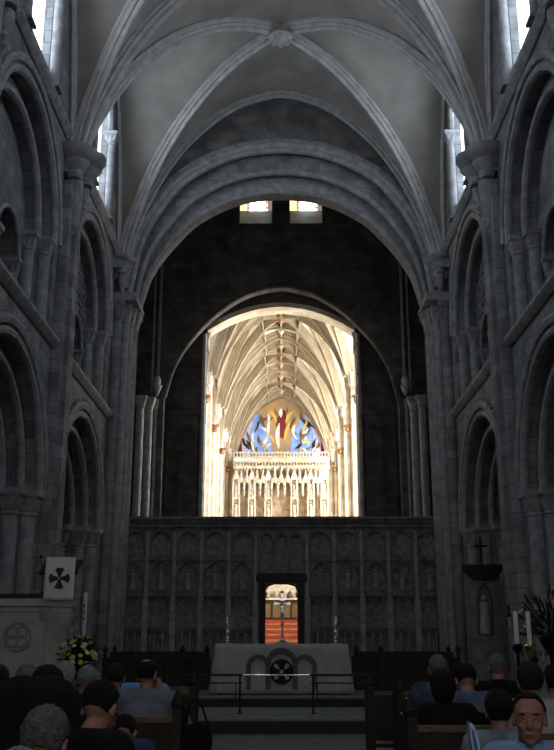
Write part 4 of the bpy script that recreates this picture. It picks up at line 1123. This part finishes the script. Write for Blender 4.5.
for i, (x,y,zt,lab,kind,hs,hc,tm,fc,sk,cl,bk_) in enumerate(P_):
    s = zt/TOP[kind]; s = min(s, 1.16)
    k_ = 'neutral' if kind == 'none' else kind
    person(x, y, 0, lab, k_, hs, hc, tm, fc, sk, s, cl, bk_, i*3.1, eyes=(fc == PI))
    clab = lab.split(' looking')[0].split(' with ')[0].split(' in ')[0]
    chair(x, y-.02 if fc != PI else y+.02, 0 if fc != PI else PI, 'wooden chair under the '+CL[i], s*.98)
# papers and bags
bl = thing('service_sheet', 'folded white and blue service sheet held up by the ruddy-faced man beside the grey-blue knit', 'paper', (.93,4.83,1.04), -.05)
q = MB(); q.prism([[(.018,0),(.024,.09),(.0,.175),(-.022,.19),(-.016,.09),(.0,.0)]], 'y', -.05, .05); q.build('sheet', mat('white_paper',(.7,.74,.8),.8), bl)
MB().prism([[(.006,.02),(.012,.08),(-.002,.15),(-.014,.165),(-.008,.09)]], 'y', -.056, -.05).build('printed_panel', mat('blue_print',(.08,.2,.6),.8), bl)
ob = thing('open_book', 'open pale book lying on the dark bench back right of the aisle', 'book', (1.29,10.06,1.042))
MB().prism([[(-.06,.06),(-.04,0),(.07,.0),(.07,.012),(-.033,.012),(-.052,.065)]], 'y', -.08, .08).build('pages', WAX, ob)
bg = thing('shoulder_bag', 'black shoulder bag hanging from the bench end by the aisle', 'bag', (-.68,7.95,.72))
MB().ball((0,0,.12), (.13,.06,.14), 16, 10).box(-.10,.10,-.055,.055,.02,.2).build('bag_body', BLACKF, bg, True)
MB().tube([(-.1,0,.2),(-.07,0,.38),(-.02,0,.44),(.04,0,.38),(.10,0,.2)], .01, 6).build('strap', BLACKF, bg, True)
def pew(x0, x1, y, lab):
    t = thing('bench', lab, 'bench', (0,y,0))
    MB().box(x0,x1,-.02,.36,.42,.46).build('seat', DARKW, t); MB().box(x0,x1,-.07,-.03,.5,1.0).build('backrest', DARKW, t)
    MB().box(x0,x1,-.09,-.0,1.0,1.04).build('top_rail', OAK, t)
    for x in (x0,x1): MB().box(x-.035,x+.035,-.14,.42,0,1.1).lathe([(.05,1.1),(.06,1.14),(.03,1.2),(.005,1.25)], (x,-.05,0), 8).build('bench_end', DARKW, t)
pew(-3.3,-1.14, 12.7, 'dark oak bench left of the aisle, farthest from the camera')
pew(-3.1,-1.06, 11.75, 'dark oak bench left of the aisle behind the farthest one')
pew(1.05,2.6, 11.6, 'dark oak bench right of the aisle behind the silver staff')
pew(1.22,1.9, 10.1, 'dark oak bench right of the aisle before the grey-haired man')
pew(.90,1.5, 6.95, 'dark oak bench with a pale worn rail behind the black-haired person')
pew(-1.4,-.81, 7.75, 'dark oak bench with its end against the aisle behind the man resting his chin')
# ------------------------------------------------------------------ camera & light
cam = bpy.data.cameras.new('camera'); co_ = bpy.data.objects.new('camera', cam); C.objects.link(co_)
F_, H_, A_ = 930, 642, 281.5
cam.sensor_fit = 'VERTICAL'; cam.sensor_height = 36; cam.lens = F_/750*36; cam.clip_end = 200
th = math.atan((H_-375)/F_); yw = math.atan((A_-277)*math.cos(th)/F_)
co_.location = (0,0,1.6); co_.rotation_euler = (PI/2+th, 0, yw)
S = bpy.context.scene; S.camera = co_
wd = bpy.data.worlds.new('world'); S.world = wd; wd.use_nodes = True
wd.node_tree.nodes['Background'].inputs[0].default_value = (.5,.65,.9,1); wd.node_tree.nodes['Background'].inputs[1].default_value = .3
S.view_settings.view_transform = 'Standard'; S.view_settings.look = 'None'; S.view_settings.gamma = 1; S.view_settings.use_curve_mapping = False
S.view_settings.exposure = .45
S.cycles.use_denoising = True
S.cycles.max_bounces = 6; S.cycles.diffuse_bounces = 4
S.cycles.sample_clamp_indirect = 4
